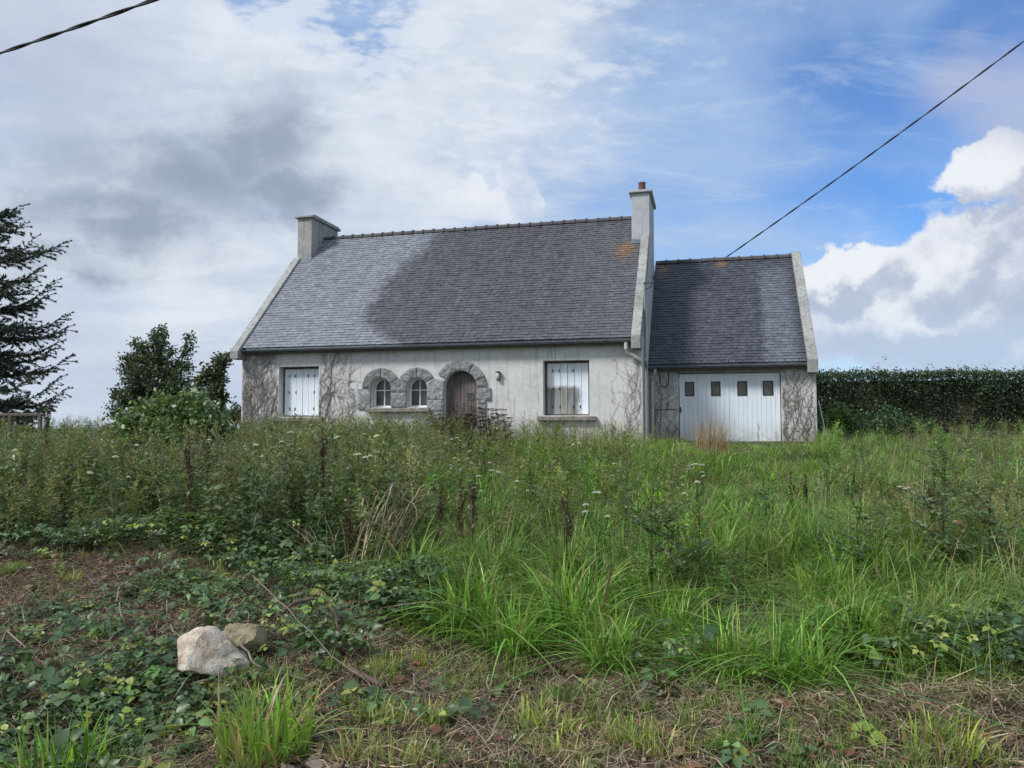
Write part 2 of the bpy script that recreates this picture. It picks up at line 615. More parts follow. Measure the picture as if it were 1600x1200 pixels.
def stain_garage(t, u, v, w, n1, n2, n3, st, tone, tone2):
    h = (w - EG) * (1 / (HG - EG))
    clean = mixc(t, n2.step(0.3, 0.7), (0.100, 0.115, 0.145), (0.145, 0.162, 0.192))
    grown = mixc(t, n2.step(0.3, 0.7), (0.041, 0.046, 0.058), (0.076, 0.083, 0.100))
    a = (u - 16.15 + (n2 - 0.5) * 0.5).step(-0.12, 0.22)
    bb = (u - 16.95 + (n2 - 0.5) * 0.6).step(0.35, -0.05)
    cc = mixc(t, a * bb * h.step(0.98, 0.75) * 0.9, grown, clean)
    cc = mixc(t, st.step(0.52, 0.70) * 0.4, cc, (0.10, 0.105, 0.12))
    d1 = ((u - 13.05) * (u - 13.05) * 6.0 + (w - 6.0) * (w - 6.0) * 8.0).sqrt()
    d2 = ((u - 15.0) * (u - 15.0) * 9.0 + (w - 6.12) * (w - 6.12) * 14.0).sqrt()
    li = (d1.min(d2) + (n2 - 0.5) * 1.4 + (n3 - 0.5) * 1.2).step(0.75, 0.2)
    return mixc(t, li * 0.6, cc, (0.22, 0.12, 0.045))


M['slate_main'] = mat_slate('slate_house', stain_main)
M['slate_garage'] = mat_slate('slate_garage', stain_garage)


def mat_paint(name, mould=False, plain=False):
    m, t, b, o = new_mat(name)
    v = tex(t)
    x, y, z = sepxyz(t, v)
    g = noise(t, mapping(t, v, scale=(26.0, 26.0, 1.4)), 1.0, 5.0, 0.6)
    n1 = noise(t, v, 3.0, 5.0, 0.6)
    cc = mixc(t, g.step(0.35, 0.7), (0.76, 0.82, 0.88), (0.66, 0.71, 0.77))
    cc = mixc(t, (n1 * 0.5 + g * 0.5).step(0.56, 0.70) * (0.35 if plain else 0.55), cc, (0.38, 0.38, 0.35))
    cc = mixc(t, z.step(0.75, 0.0) * n1.step(0.3, 0.6) * 0.55, cc, (0.36, 0.38, 0.30))
    if mould:      # grey-green mould on the lower left of the shutter
        w3 = noise(t, v, 5.5, 5.0, 0.6)
        vert = noise(t, mapping(t, v, scale=(14.0, 14.0, 1.0)), 1.0, 4.0, 0.6)
        k = (x - 10.93 + (w3 - 0.5) * 0.30).step(0.10, -0.12) * (z - 1.64 + (w3 - 0.5) * 0.18).step(0.05, -0.10)
        gc = mixc(t, vert.step(0.35, 0.66), (0.08, 0.085, 0.09), (0.27, 0.28, 0.28))
        yel = (x - 10.45 + (w3 - 0.5) * 0.5).abs().step(0.30, 0.04) * (z - 1.35).step(0.30, -0.3)
        gc = mixc(t, yel * w3.step(0.35, 0.6) * 0.9, gc, (0.24, 0.23, 0.12))
        cc = mixc(t, k * 0.92, cc, gc)
    lk(t, cc, b.inputs['Base Color'])
    b.inputs['Roughness'].default_value = 0.6
    bump(t, b, g, 0.2, 0.004)
    return m


M['paint'] = mat_paint('white_paint')
M['paint_mould'] = mat_paint('white_paint_mouldy', True)
M['paint_plain'] = mat_paint('white_paint_plain', False, True)


def mat_door():
    m, t, b, o = new_mat('weathered_door_wood')
    v = tex(t)
    g = noise(t, mapping(t, v, scale=(34.0, 34.0, 1.6)), 1.0, 6.0, 0.65, 0.3)
    n1 = noise(t, v, 2.2, 5.0, 0.6)
    cc = mixc(t, g.step(0.32, 0.68), (0.055, 0.042, 0.038), (0.17, 0.145, 0.135))
    cc = mixc(t, n1.step(0.45, 0.7) * 0.5, cc, (0.20, 0.185, 0.18))
    lk(t, cc, b.inputs['Base Color'])
    b.inputs['Roughness'].default_value = 0.8
    bump(t, b, g, 0.4, 0.006)
    return m


M['door'] = mat_door()


def mat_glass():
    m, t, b, o = new_mat('dusty_window_glass')
    n1 = noise(t, tex(t), 4.0, 4.0, 0.6)
    lk(t, mixc(t, n1.step(0.3, 0.7), (0.035, 0.042, 0.048), (0.075, 0.082, 0.086)), b.inputs['Base Color'])
    b.inputs['Roughness'].default_value = 0.18
    b.inputs['Specular IOR Level'].default_value = 0.5
    return m


M['glass'] = mat_glass()


M['glass_tan_reflect'] = mat_simple('tan_reflection_glass', (0.13, 0.12, 0.105), 0.3, 0.6, 5.0, 0.0, dark=(0.045, 0.043, 0.042))  # garage panes: tan reflections painted into the glass colour


def mat_rock(name, c1, c2, c3):
    m, t, b, o = new_mat(name)
    v = tex(t)
    n1 = noise(t, v, 5.0, 7.0, 0.68, 0.6)
    n2 = noise(t, v, 34.0, 4.0, 0.65)
    n3 = noise(t, v, 11.0, 5.0, 0.7, 1.5)
    cc = mixc(t, n1.step(0.35, 0.62), c2, c1)
    cc = mixc(t, n3.step(0.57, 0.68) * 0.75, cc, c3)
    cc = mixc(t, n2.step(0.60, 0.74) * 0.4, cc, (0.16, 0.13, 0.10))
    x, y, z = sepxyz(t, v)
    soil = (z + (n1 - 0.5) * 0.30).step(0.05, -0.12)
    cc = mixc(t, n3.step(0.40, 0.30) * 0.5, cc, (0.15, 0.15, 0.085))
    cc = mixc(t, soil * 0.8, cc, (0.12, 0.10, 0.06))
    lk(t, cc, b.inputs['Base Color'])
    b.inputs['Roughness'].default_value = 0.85
    bump(t, b, n1 * 0.5 + n2 * 0.25 + n3 * 0.25, 1.0, 0.06)
    return m


M['rock_white'] = mat_rock('pale_quartz', (0.64, 0.58, 0.49), (0.42, 0.33, 0.24), (0.25, 0.155, 0.10))
M['rock_tan'] = mat_rock('tan_stone', (0.36, 0.31, 0.20), (0.22, 0.18, 0.11), (0.14, 0.12, 0.07))


def mat_ground():
    m, t, b, o = new_mat('soil')
    v = tex(t)
    n1 = noise(t, v, 0.9, 6.0, 0.6)
    n2 = noise(t, v, 14.0, 6.0, 0.7)
    n3 = noise(t, v, 60.0, 4.0, 0.7)
    cc = mixc(t, n2.step(0.35, 0.66), (0.030, 0.022, 0.015), (0.080, 0.058, 0.038))
    cc = mixc(t, n1.step(0.45, 0.65) * 0.5, cc, (0.045, 0.055, 0.020))
    cc = mixc(t, n3.step(0.58, 0.7) * 0.5, cc, (0.15, 0.11, 0.07))
    # beyond the garden: green pasture
    g = t.nodes.new('ShaderNodeNewGeometry')
    x, y, z = sepxyz(t, g.outputs['Position'])
    far = (x * x + y * y).sqrt().step(30.0, 60.0)
    cc = mixc(t, far, cc, (0.06, 0.10, 0.035))
    lk(t, cc, b.inputs['Base Color'])
    b.inputs['Roughness'].default_value = 0.95
    bump(t, b, n2 * 0.6 + n3 * 0.4, 0.8, 0.05)
    return m


M['ground'] = mat_ground()


# ------------------------------------------------------------------ ground
def gz(x, y):
    """height of the ground (works on numpy arrays)"""
    x = np.asarray(x, float); y = np.asarray(y, float)
    s = y - 4.0
    ease = np.where(s < -1, 0.0, np.where(s > 1, s, (s + 1) ** 2 / 4))
    up = np.minimum(ease, 18.0) * 0.0635
    bey = np.clip(y - 22.0, 0, 18.0) * 0.02
    far = np.clip((np.hypot(x, y) - 60.0) / 400.0, 0, 1)
    b = 0.035 * np.sin(x * 1.7 + y * 0.8) + 0.03 * np.sin(x * 0.73 - y * 1.9 + 1.3) + 0.02 * np.sin(x * 3.1 + y * 2.3)
    b = b * np.clip(1 - (y - 14) / 6.0, 0.15, 1.0)
    return (up + bey) * (1 - far) + b * (1 - far) - far * 6.0


def gpt(px, py):
    """where the ray through a pixel meets the ground"""
    r = ray(px, py)
    t_ = 4.0
    for _ in range(60):
        p = Vector((0, 0, EYE)) + r * t_
        e = p.z - float(gz(p.x, p.y))
        t_ += e * 0.9 / max(0.05, (0.0635 - r.z))
        t_ = min(max(t_, 1.5), 60)
    p = Vector((0, 0, EYE)) + r * t_
    p.z = float(gz(p.x, p.y))
    return p


def build_ground():
    a = np.concatenate([-np.geomspace(2000, 14, 22)[:-1], np.linspace(-14, 14, 141), np.geomspace(14, 2000, 22)[1:]])
    bb = np.concatenate([-np.geomspace(2000, 4, 16)[:-1], np.linspace(-4, 26, 181), np.geomspace(26, 4000, 26)[1:]])
    X, Y = np.meshgrid(a, bb)
    Z = gz(X, Y)
    V = np.stack([X, Y, Z], -1).reshape(-1, 3)
    nx, ny = len(a), len(bb)
    i = np.arange(nx - 1)[None, :] + np.arange(ny - 1)[:, None] * nx
    T = np.concatenate([np.stack([i, i + 1, i + nx + 1], -1).reshape(-1, 3), np.stack([i, i + nx + 1, i + nx], -1).reshape(-1, 3)])
    o = np_mesh('ground', V, T, None, M['ground'], smooth=True)
    tag(o, 'sloping overgrown garden soil rising to the house', None, None, 'structure')


build_ground()


# ------------------------------------------------------------------ house pieces
def holed(outer, holes, y, th):
    """wall panel in x,z with openings: front face, back face and reveals"""
    mb = MB()
    vs, es = [], []
    for lp in [outer] + holes:
        n0 = len(vs)
        vs += [Vector(p) for p in lp]
        es += [(n0 + i, n0 + (i + 1) % len(lp)) for i in range(len(lp))]
    r = delaunay_2d_cdt(vs, es, [], 0, 1e-6)

    def inside(p, poly):
        c_ = False
        for i in range(len(poly)):
            (x1, y1), (x2, y2) = poly[i], poly[i - 1]
            if (y1 > p[1]) != (y2 > p[1]) and p[0] < (x2 - x1) * (p[1] - y1) / (y2 - y1) + x1:
                c_ = not c_
        return c_
    fs = []
    for f in r[2]:
        cx = sum(r[0][i][0] for i in f) / len(f); cz = sum(r[0][i][1] for i in f) / len(f)
        if inside((cx, cz), outer) and not any(inside((cx, cz), h) for h in holes):
            fs.append(tuple(f))
    n = len(r[0])
    V_ = [(p[0], y, p[1]) for p in r[0]] + [(p[0], y + th, p[1]) for p in r[0]]
    F_ = fs + [tuple(i + n for i in reversed(f)) for f in fs]
    mb.add(V_, F_)
    for lp in [outer] + holes:
        m_ = len(lp)
        mb.add([(p[0], y, p[1]) for p in lp] + [(p[0], y + th, p[1]) for p in lp],
               [(i, i + m_, (i + 1) % m_ + m_, (i + 1) % m_) for i in range(m_)])
    return mb


def arc(cx, cz, r, a0, a1, n):
    return [(cx + r * math.cos(R(a0 + (a1 - a0) * i / n)), cz + r * math.sin(R(a0 + (a1 - a0) * i / n))) for i in range(n + 1)]


def rough_stone(poly, y0, y1, parent, seed, amp=0.011):
    """a dressed granite block: face swollen and broken up, joints left open"""
    rr = random.Random(seed)
    n = len(poly)
    cx = sum(p[0] for p in poly) / n; cz = sum(p[1] for p in poly) / n
    sh = [(cx + (x - cx) * 0.968, cz + (z - cz) * 0.968) for x, z in poly]
    # finer outline
    fine_ = []
    for i in range(n):
        a, b_ = sh[i], sh[(i + 1) % n]
        k = max(1, int(math.hypot(b_[0] - a[0], b_[1] - a[1]) / 0.09))
        for j in range(k):
            fine_.append((a[0] + (b_[0] - a[0]) * j / k, a[1] + (b_[1] - a[1]) * j / k))
    n = len(fine_)
    vs = [Vector(p) for p in fine_]
    ins = []

    def inside(p, pl):
        c_ = False
        for i in range(len(pl)):
            (x1, y1_), (x2, y2_) = pl[i], pl[i - 1]
            if (y1_ > p[1]) != (y2_ > p[1]) and p[0] < (x2 - x1) * (p[1] - y1_) / (y2_ - y1_) + x1:
                c_ = not c_
        return c_
    xs = [p[0] for p in fine_]; zs = [p[1] for p in fine_]
    x = min(xs)
    while x < max(xs):
        z = min(zs)
        while z < max(zs):
            q = (x + rr.uniform(-.02, .02), z + rr.uniform(-.02, .02))
            if inside(q, fine_) and min(math.hypot(q[0] - a[0], q[1] - a[1]) for a in fine_) > 0.035:
                ins.append(q)
            z += 0.075
        x += 0.075
    r_ = delaunay_2d_cdt(vs + [Vector(p) for p in ins], [(i, (i + 1) % n) for i in range(n)], [], 1, 1e-6)
    V_, F_ = [], []
    for p in r_[0]:
        edge = min(math.hypot(p[0] - a[0], p[1] - a[1]) for a in fine_) < 0.012
        d = 0.0 if edge else 0.016 + rr.uniform(-amp, amp)
        V_.append((p[0], y0 - d, p[1]))
    F_ = [tuple(f) for f in r_[2]]
    mb = MB().add(V_, F_)
    mb.add([(p[0], y0, p[1]) for p in fine_] + [(p[0], y1, p[1]) for p in fine_],
           [(i, i + n, (i + 1) % n + n, (i + 1) % n) for i in range(n)])
    return mb.build('stone', M['stone'], parent)


def slates(u0, u1, v0, w0, v1, w1, step, width, mat, roof, nsingle, seed, order):
    """slates in courses from the eave up; nearest as objects, the others in one mesh"""
    rr = random.Random(seed)
    ln = math.hypot(v1 - v0, w1 - w0)
    th = math.atan2(w1 - w0, v1 - v0)
    nrow = int(ln / step) + 1
    sl = []
    for r_ in range(nrow):
        s0 = r_ * step
        s1 = min(s0 + step * 1.75, ln)
        x = u0 - (width * 0.5 if r_ % 2 else 0.0) + rr.uniform(-.01, .01)
        while x < u1 - 0.02:
            wd = width * rr.uniform(0.93, 1.07)
            a, b_ = max(x, u0), min(x + wd, u1)
            if b_ - a > 0.03:
                sl.append((a, b_, s0, s1))
            x += wd
    c_, s_ = math.cos(th), math.sin(th)

    def base(a, b_, s0, s1):
        hw, hl, t_ = (b_ - a) / 2 - 0.004, (s1 - s0) / 2, 0.012
        ch = hw * 0.12
        pl = [(-hw + ch, -hl), (hw - ch, -hl), (hw, -hl + ch), (hw, hl), (-hw, hl), (-hw, -hl + ch)]
        return [(x, y, 0) for x, y in pl] + [(x, y, t_) for x, y in pl]
    FS = [(6, 7, 8, 9, 10, 11)] + [(i, (i + 1) % 6, (i + 1) % 6 + 6, i + 6) for i in range(6)]
    sl.sort(key=order)
    single = sl[:nsingle]
    rest = sl[nsingle:]

    def place(a, b_, s0, s1):
        lift = 0.022 + rr.uniform(0, 0.010)
        tilt = -(lift) / (s1 - s0) + rr.gauss(0, 0.004)
        m_ = Matrix.Translation((( a + b_) / 2, v0 + c_ * (s0 + s1) / 2 - s_ * lift * 0.6, w0 + s_ * (s0 + s1) / 2 + c_ * lift * 0.6)) \
            @ Matrix.Rotation(th, 4, 'X') @ Matrix.Rotation(tilt * 1.0, 4, 'X') @ Matrix.Rotation(rr.gauss(0, 0.006), 4, 'Z')
        return m_
    shared = {}
    for q in single:
        key = round((q[1] - q[0]) / width, 1)
        if key not in shared:
            mb = MB().add(base(q[0], q[1], q[2], q[3]), FS)
            me = bpy.data.meshes.new('slate'); me.from_pydata(mb.v, [], mb.f); me.materials.append(mat)
            shared[key] = me
        o = bpy.data.objects.new('slate', shared[key]); COL.objects.link(o)
        o.parent = roof
        o.matrix_local = place(*q)
    mb = MB()
    for q in rest:
        m_ = place(*q)
        mb.add([m_ @ Vector(p) for p in base(*q)], FS)
    me = bpy.data.meshes.new('slate'); me.from_pydata(mb.v, [], mb.f)
    o = link('slate', me, mat, roof)
    o['kind'] = 'stuff'


def half_tube(mb, x0, x1, y, z, r, th, n=8, a0=0.0, a1=180.0):
    pts_o = arc(0, 0, r, a0, a1, n); pts_i = list(reversed(arc(0, 0, r - th, a0, a1, n)))
    poly = [(y + p, z + q) for p, q in pts_o + pts_i]
    mb.prism_u(poly, x0, x1)


def ridge_tiles(x0, x1, step, v, w, parent, seed):
    rr = random.Random(seed)
    n = max(1, round((x1 - x0) / step)); st = (x1 - x0) / n
    for i in range(n):
        a, b_ = x0 + i * st, x0 + (i + 1) * st
        mb = MB()
        dz = rr.uniform(-.008, .008)
        half_tube(mb, a + 0.004, b_ - 0.004, v, w - 0.05 + dz, 0.135, 0.02)
        half_tube(mb, b_ - 0.07, b_ - 0.004, v, w - 0.048 + dz, 0.162, 0.024)
        mb.build('ridge_tile', M['ridge'], parent)


def gutter(x0, x1, v, w, parent):
    mb = MB()
    half_tube(mb, x0, x1, v, w, 0.075, 0.012, 8, 180, 360)
    o = mb.build('gutter', M['zinc'], parent)
    bk = MB()
    x = x0 + 0.4
    while x < x1:
        half_tube(bk, x, x + 0.03, v, w, 0.084, 0.008, 8, 180, 360)
        x += 0.8
    bk.build('gutter_bracket', M['zinc'], o)
    return o


def shutter(u0, u1, w0, w1, y, mat, parent, seed, label=None):
    rr = random.Random(seed)
    me = MB()
    for zz in (w0 + 0.22, (w0 + w1) / 2, w1 - 0.22):
        me.box(u0 + 0.02, u1 - 0.02, y + 0.031, y + 0.06, zz - 0.05, zz + 0.05)
    sh = me.build('shutter', mat, parent)
    if label: sh['label'] = label
    n = 6
    wd = (u1 - u0) / n
    for i in range(n):
        g0 = 0.004 if i not in (0, 3) else 0.009
        MB().box(u0 + i * wd + g0, u0 + (i + 1) * wd - 0.004, y + rr.uniform(-.004, .004), y + 0.03, w0 + rr.uniform(0, .012), w1 - rr.uniform(0, .01)).build('plank', mat, sh, 0.004)
    for i in (1, 2, 4, 5):
        for zz in (w0 + 0.22, (w0 + w1) / 2, w1 - 0.22):
            if rr.random() < 0.85:
                x = u0 + i * wd - wd * 0.15 + rr.uniform(-.02, .02)
                MB().box(x - 0.014, x + 0.014, y - 0.012, y - 0.0045, zz - 0.045, zz + 0.04).build('bolt', M['dark_metal'], sh)
    return sh


def frame_rect(u0, u1, w0, w1, y0, y1, t_):
    mb = MB()
    mb.box(u0, u0 + t_, y0, y1, w0, w1); mb.box(u1 - t_, u1, y0, y1, w0, w1)
    mb.box(u0 + t_, u1 - t_, y0, y1, w1 - t_, w1); mb.box(u0 + t_, u1 - t_, y0, y1, w0, w0 + t_)
    return mb


house = empty('house', HOUSE_O, -HOUSE_A)
tag(house, 'abandoned white roughcast house with tall slate roof, two chimneys and granite arches', 'house')

# openings: left shuttered window, two arched windows, arched door, right shuttered window
WL, WR = (1.326, 2.720, 0.775, 2.360), (9.883, 11.228, 0.785, 2.372)
A1, A2, AD = (4.833, 1.625, 0.33), (6.000, 1.620, 0.33), (7.375, 1.615, 0.515)
SILL_T = 1.045
rect = lambda q: [(q[0], q[2]), (q[1], q[2]), (q[1], q[3]), (q[0], q[3])]


def arch_loop(a, w0, n=14):
    cx, cz, r = a
    return [(cx - r, w0), (cx + r, w0)] + arc(cx, cz, r, 0, 180, n)


WT = 0.34
front = holed([(0, -0.6), (L, -0.6), (L, E + 0.02), (0, E + 0.02)],
              [rect(WL), rect(WR), arch_loop(A1, SILL_T), arch_loop(A2, SILL_T), arch_loop(AD, 0.02)], 0.0, WT)
front.build('wall', M['render_white'], house)
gable = [(WT, -0.6), (2 * RV - WT, -0.6), (2 * RV - WT, E), (RV, H - 0.12), (WT, E)]
MB().prism_u(gable, 0.0, 0.3).build('wall', M['render_grey'], house)
MB().prism_u(gable, L - 0.3, L).build('wall', M['render_smooth'], house)
MB().box(0, L, 2 * RV - WT + 0.002, 2 * RV, -0.6, E).build('wall', M['render_white'], house)

# roof boards under the slates
V0 = -0.24
TAN = (H - E) / (RV + 0.2)
WE = E + 0.03 + (V0 + 0.2) * TAN
rf = MB()
th_ = 0.09
rf.prism_u([(V0, WE), (RV, H), (2 * RV - V0, WE), (2 * RV - V0, WE - th_), (RV, H - th_ * 1.6), (V0, WE - th_)], 0.28, L - 0.272)
roof = rf.build('roof', M['slate_main'], house)
slates(0.135, L - 0.272, V0, WE, RV, H, 0.130, 0.20, M['slate_main'], roof, 300, 3,
       lambda q: (q[2] - 0.13 * 6) if q[1] > 8.5 and q[2] < 0.13 * 13 else 100 - q[0])
ridge_tiles(0.56, L - 0.58, 0.40, RV, H, roof, 4)
gutter(0.15, L - 0.30, V0 - 0.03, WE - 0.045, house)
MB().box(0.28, L - 0.272, V0 + 0.03, -0.002, WE - 0.16, WE - 0.10).build('soffit', M['old_wood'], house)


def parapet(u0, u1, v0, w0, rv, hv, vfoot, wfoot, rise, parent, mat, vend=None):
    """raking gable coping with an upright corbel at its foot, over both slopes"""
    tn = (hv - w0) / (rv - v0)
    topf = lambda v: w0 + (v - v0) * tn + rise
    if vend is None:
        poly = [(vfoot, wfoot), (vfoot, topf(vfoot)), (rv - 0.12, topf(rv - 0.12)), (rv + 0.12, topf(rv - 0.12)),
                (2 * rv - vfoot, topf(vfoot)), (2 * rv - vfoot, wfoot), (2 * rv, wfoot), (2 * rv, w0 - 0.05), (rv, topf(rv) - rise - 0.25), (0.004 + v0 * 0 + (vfoot + 0.45), w0 - 0.05 + 0.25 * tn), (vfoot + 0.45, wfoot)]
    else:
        poly = [(vfoot, wfoot), (vfoot, topf(vfoot)), (vend, topf(vend)), (vend, topf(vend) - rise - 0.25), (vfoot + 0.45, topf(vfoot + 0.45) - rise - 0.2), (vfoot + 0.45, wfoot)]
    mb = MB()
    mb.prism_u(poly, u0, u1)
    return mb.build('gable_coping', mat, parent, 0.012)


CH0, CH1 = 3.30, 5.33
parapet(-0.15, 0.135, -0.2, E + 0.03, RV, H, -0.45, 2.60, 0.14, house, M['render_grey'], CH0)
parapet(L - 0.268, L - 0.005, -0.2, E + 0.03, RV, H, -0.40, 2.62, 0.22, house, M['render_grey'], CH0)


def chimney(u0, u1, w0, w1, mat, parent, slope=0.0):
    mb = MB()
    mb.box(u0, u1, CH0, CH1, w0, w1)
    ch = mb.build('chimney', mat, parent, 0.01)
    MB().prism_u([(CH0 - 0.09, w1 + 0.001), (CH1 + 0.09, w1 + 0.001), (CH1 + 0.09, w1 + 0.075), (CH1 - 0.1, w1 + 0.13), (CH0 + 0.1, w1 + 0.13), (CH0 - 0.09, w1 + 0.075)], u0 - 0.085, u1 + 0.085).build('chimney_cap', M['render_smooth'] if parent is None else mat, ch, 0.012)
    fl = MB().box(u0 - 0.06, u1 + 0.06, CH0 - 0.05, CH0 - 0.004, w0 + 0.02 + 0.62, w0 + 0.82)
    return ch


chL = chimney(-0.008, 0.56, 5.9, 8.09, M['render_grey'], house)
chR = chimney(12.15, L + 0.004, 5.9, 8.10, M['render_smooth'], house)
# lead flashing under the chimneys' front faces
for u0_, u1_, c_ in ((0.14, 0.57, chL), (12.14, L - 0.275, chR)):
    wz = WE + (CH0 - V0) * TAN
    MB().add([(u0_, CH0 - 0.16, wz - 0.13), (u1_, CH0 - 0.16, wz - 0.13), (u1_, CH0 - 0.006, wz + 0.03), (u0_, CH0 - 0.006, wz + 0.03),
              (u0_, CH0 - 0.16, wz - 0.145), (u1_, CH0 - 0.16, wz - 0.145), (u1_, CH0 - 0.003, wz + 0.0), (u0_, CH0 - 0.003, wz + 0.0)],
             [(0, 1, 2, 3), (7, 6, 5, 4), (0, 4, 5, 1), (1, 5, 6, 2), (2, 6, 7, 3), (3, 7, 4, 0)]).build('flashing', M['zinc'], c_)
pot = MB()
prof = [(0.13, 0.0), (0.125, 0.12), (0.112, 0.52), (0.125, 0.54), (0.125, 0.60), (0.095, 0.60), (0.09, 0.3)]
pn = 14
pot.add([(12.46 + r_ * math.cos(2 * math.pi * k / pn), 3.75 + r_ * math.sin(2 * math.pi * k / pn), 8.20 + z_ * 0.62) for r_, z_ in prof for k in range(pn)],
        [(i * pn + k, i * pn + (k + 1) % pn, (i + 1) * pn + (k + 1) % pn, (i + 1) * pn + k) for i in range(len(prof) - 1) for k in range(pn)] + [tuple(range((len(prof) - 1) * pn, len(prof) * pn))])
pot.build('chimney_pot', M['terracotta'], chR, smooth=True)

# shuttered windows
for q, mt, sd, lb in ((WL, M['paint'], 5, None), (WR, M['paint_mould'], 6, 'white plank shutter stained with grey-green mould at its lower left')):
    fr = frame_rect(q[0] + 0.004, q[1] - 0.004, q[2] + 0.004, q[3] - 0.004, 0.27, 0.36, 0.055).build('window_frame', M['old_wood'], house, 0.004)
    shutter(q[0] + 0.062, q[1] - 0.062, q[2] + 0.035, q[3] - 0.062, 0.255, mt, house, sd, lb)
    MB().prism_u([(-0.15, q[2] - 0.15), (-0.15, q[2] - 0.035), (0.30, q[2] + 0.002), (0.30, q[2] - 0.15)], q[0] - 0.16, q[1] + 0.20).build('window_sill', M['sill'], house, 0.01)

# granite surrounds
Y0_, Y1_ = -0.055, 0.26


def vouss(a, ro, a0, a1, seed, clipl=None, clipr=None, n=6):
    cx, cz, ri = a
    pl = arc(cx, cz, ri + 0.004, a0, a1, n) + list(reversed(arc(cx, cz, ro, a0, a1, n)))
    pl = [(min(max(x, clipl if clipl else -99), clipr if clipr else 99), z) for x, z in pl]
    # drop doubles made by clipping
    o_ = []
    for p in pl:
        if not o_ or math.hypot(p[0] - o_[-1][0], p[1] - o_[-1][1]) > 1e-3:
            o_.append(p)
    rough_stone(o_, Y0_, Y1_, house, seed)


m12 = (A1[0] + A2[0]) / 2
m2d = 6.615
vouss(A1, 0.635, 91, 180, 21, clipl=4.205)
vouss(A1, 0.635, 30, 89, 22, clipr=m12 - 0.004)
vouss(A2, 0.635, 91, 150, 23, clipl=m12 + 0.004)
vouss(A2, 0.635, 32, 89, 24, clipr=m2d - 0.004)
vouss(AD, 0.825, 59, 150, 25, clipl=m2d + 0.004, n=9)
vouss(AD, 0.825, 22, 58, 26)
vouss(AD, 0.825, 0, 21, 27)
tp = lambda a, ang, r: (a[0] + r * math.cos(R(ang)), a[1] + r * math.sin(R(ang)))


def pier(al, angl, ar, angr, wj, wb, sd, mid):
    """pointed block that catches two arches, and the block below it"""
    l_in, r_in = al[0] + al[2], ar[0] - ar[2]
    p_l, p_r = tp(al, angl, al[2] + 0.006), tp(ar, angr, ar[2] + 0.006)
    zt = al[1] + 0.33
    pl = [(l_in, wj)] + [(al[0] + al[2] * math.cos(R(x)), al[1] + al[2] * math.sin(R(x))) for x in (4, 16, angl - 1)] + [(mid, zt - 0.03)] \
        + [(ar[0] + ar[2] * math.cos(R(x)), ar[1] + ar[2] * math.sin(R(x))) for x in (angr + 1, 164, 176)] + [(r_in, wj)]
    rough_stone(list(reversed(pl)), Y0_, Y1_, house, sd)
    rough_stone([(l_in, wb), (r_in, wb), (r_in, wj), (l_in, wj)], Y0_, Y1_, house, sd + 1)


pier(A1, 29, A2, 151, 1.50, SILL_T, 31, m12)
pier(A2, 31, AD, 151, 1.27, 0.92, 33, m2d)
rough_stone([(6.445, 0.46), (6.86, 0.46), (6.86, 0.92), (6.445, 0.92)], Y0_, Y1_, house, 35)
rough_stone([(6.50, -0.1), (6.86, -0.1), (6.86, 0.46), (6.50, 0.46)], Y0_, Y1_, house, 36)
rough_stone([(4.06, 1.0), (4.50, 1.0), (4.50, 1.622), (4.06, 1.622)], Y0_, Y1_, house, 37)
rough_stone([(7.893, 1.245), (8.315, 1.245), (8.315, 1.612), (7.893, 1.612)], Y0_, Y1_, house, 38)
rough_stone([(7.893, 0.72), (8.16, 0.72), (8.16, 1.242), (7.893, 1.242)], Y0_, Y1_, house, 39)
rough_stone([(7.893, -0.1), (8.30, -0.1), (8.30, 0.717), (7.893, 0.717)], Y0_, Y1_, house, 40)
MB().prism_u([(-0.16, 0.905), (-0.16, 1.02), (0.24, SILL_T - 0.002), (0.24, 0.905)], 4.38, 6.44).build('window_sill', M['sill'], house, 0.012)


def arch_window(a, w0):
    cx, cz, r = a
    r = r - 0.004
    fr = MB()
    ro, ri = r, r - 0.05
    outl = [(cx - ro, w0)] + list(reversed(arc(cx, cz, ro, 0, 180, 14))) + [(cx + ro, w0)]
    inl = [(cx - ri, w0 + 0.06)] + list(reversed(arc(cx, cz, ri, 0, 180, 14))) + [(cx + ri, w0 + 0.06)]
    n = len(outl)
    vs = [(x, y, z) for y in (0.235, 0.30) for x, z in outl + inl]
    fs = []
    for i in range(n):
        j = (i + 1) % n
        fs += [(i, j, n + j, n + i), (2 * n + i, 3 * n + i, 3 * n + j, 2 * n + j), (i, 2 * n + i, 2 * n + j, j), (n + i, n + j, 3 * n + j, 3 * n + i)]
    fr.add(vs, fs)
    zc = cz - 0.045
    fr.box(cx - 0.016, cx + 0.016, 0.25, 0.29, w0 + 0.06, cz + ri)
    fr.box(cx - ri, cx - 0.016, 0.252, 0.288, zc - 0.014, zc + 0.014)
    fr.box(cx + 0.016, cx + ri, 0.252, 0.288, zc - 0.014, zc + 0.014)
    w_ = fr.build('window', M['paint_plain'], house)
    for sx in (-1, 1):
        MB().box(min(cx + sx * 0.016, cx + sx * ri), max(cx + sx * 0.016, cx + sx * ri), 0.266, 0.274, w0 + 0.06, zc - 0.014).build('pane', M['glass'], w_)
        pl = [(cx + sx * 0.016, zc + 0.014), (cx + sx * ri, zc + 0.014)] + [(cx + sx * ri * math.cos(R(t)), cz + ri * math.sin(R(t))) for t in range(0, 86, 12)] + [(cx + sx * 0.016, cz + ri - 0.002)]
        MB().prism(pl, 0.266, 0.274).build('pane', M['glass'], w_)


arch_window(A1, SILL_T)
arch_window(A2, SILL_T)

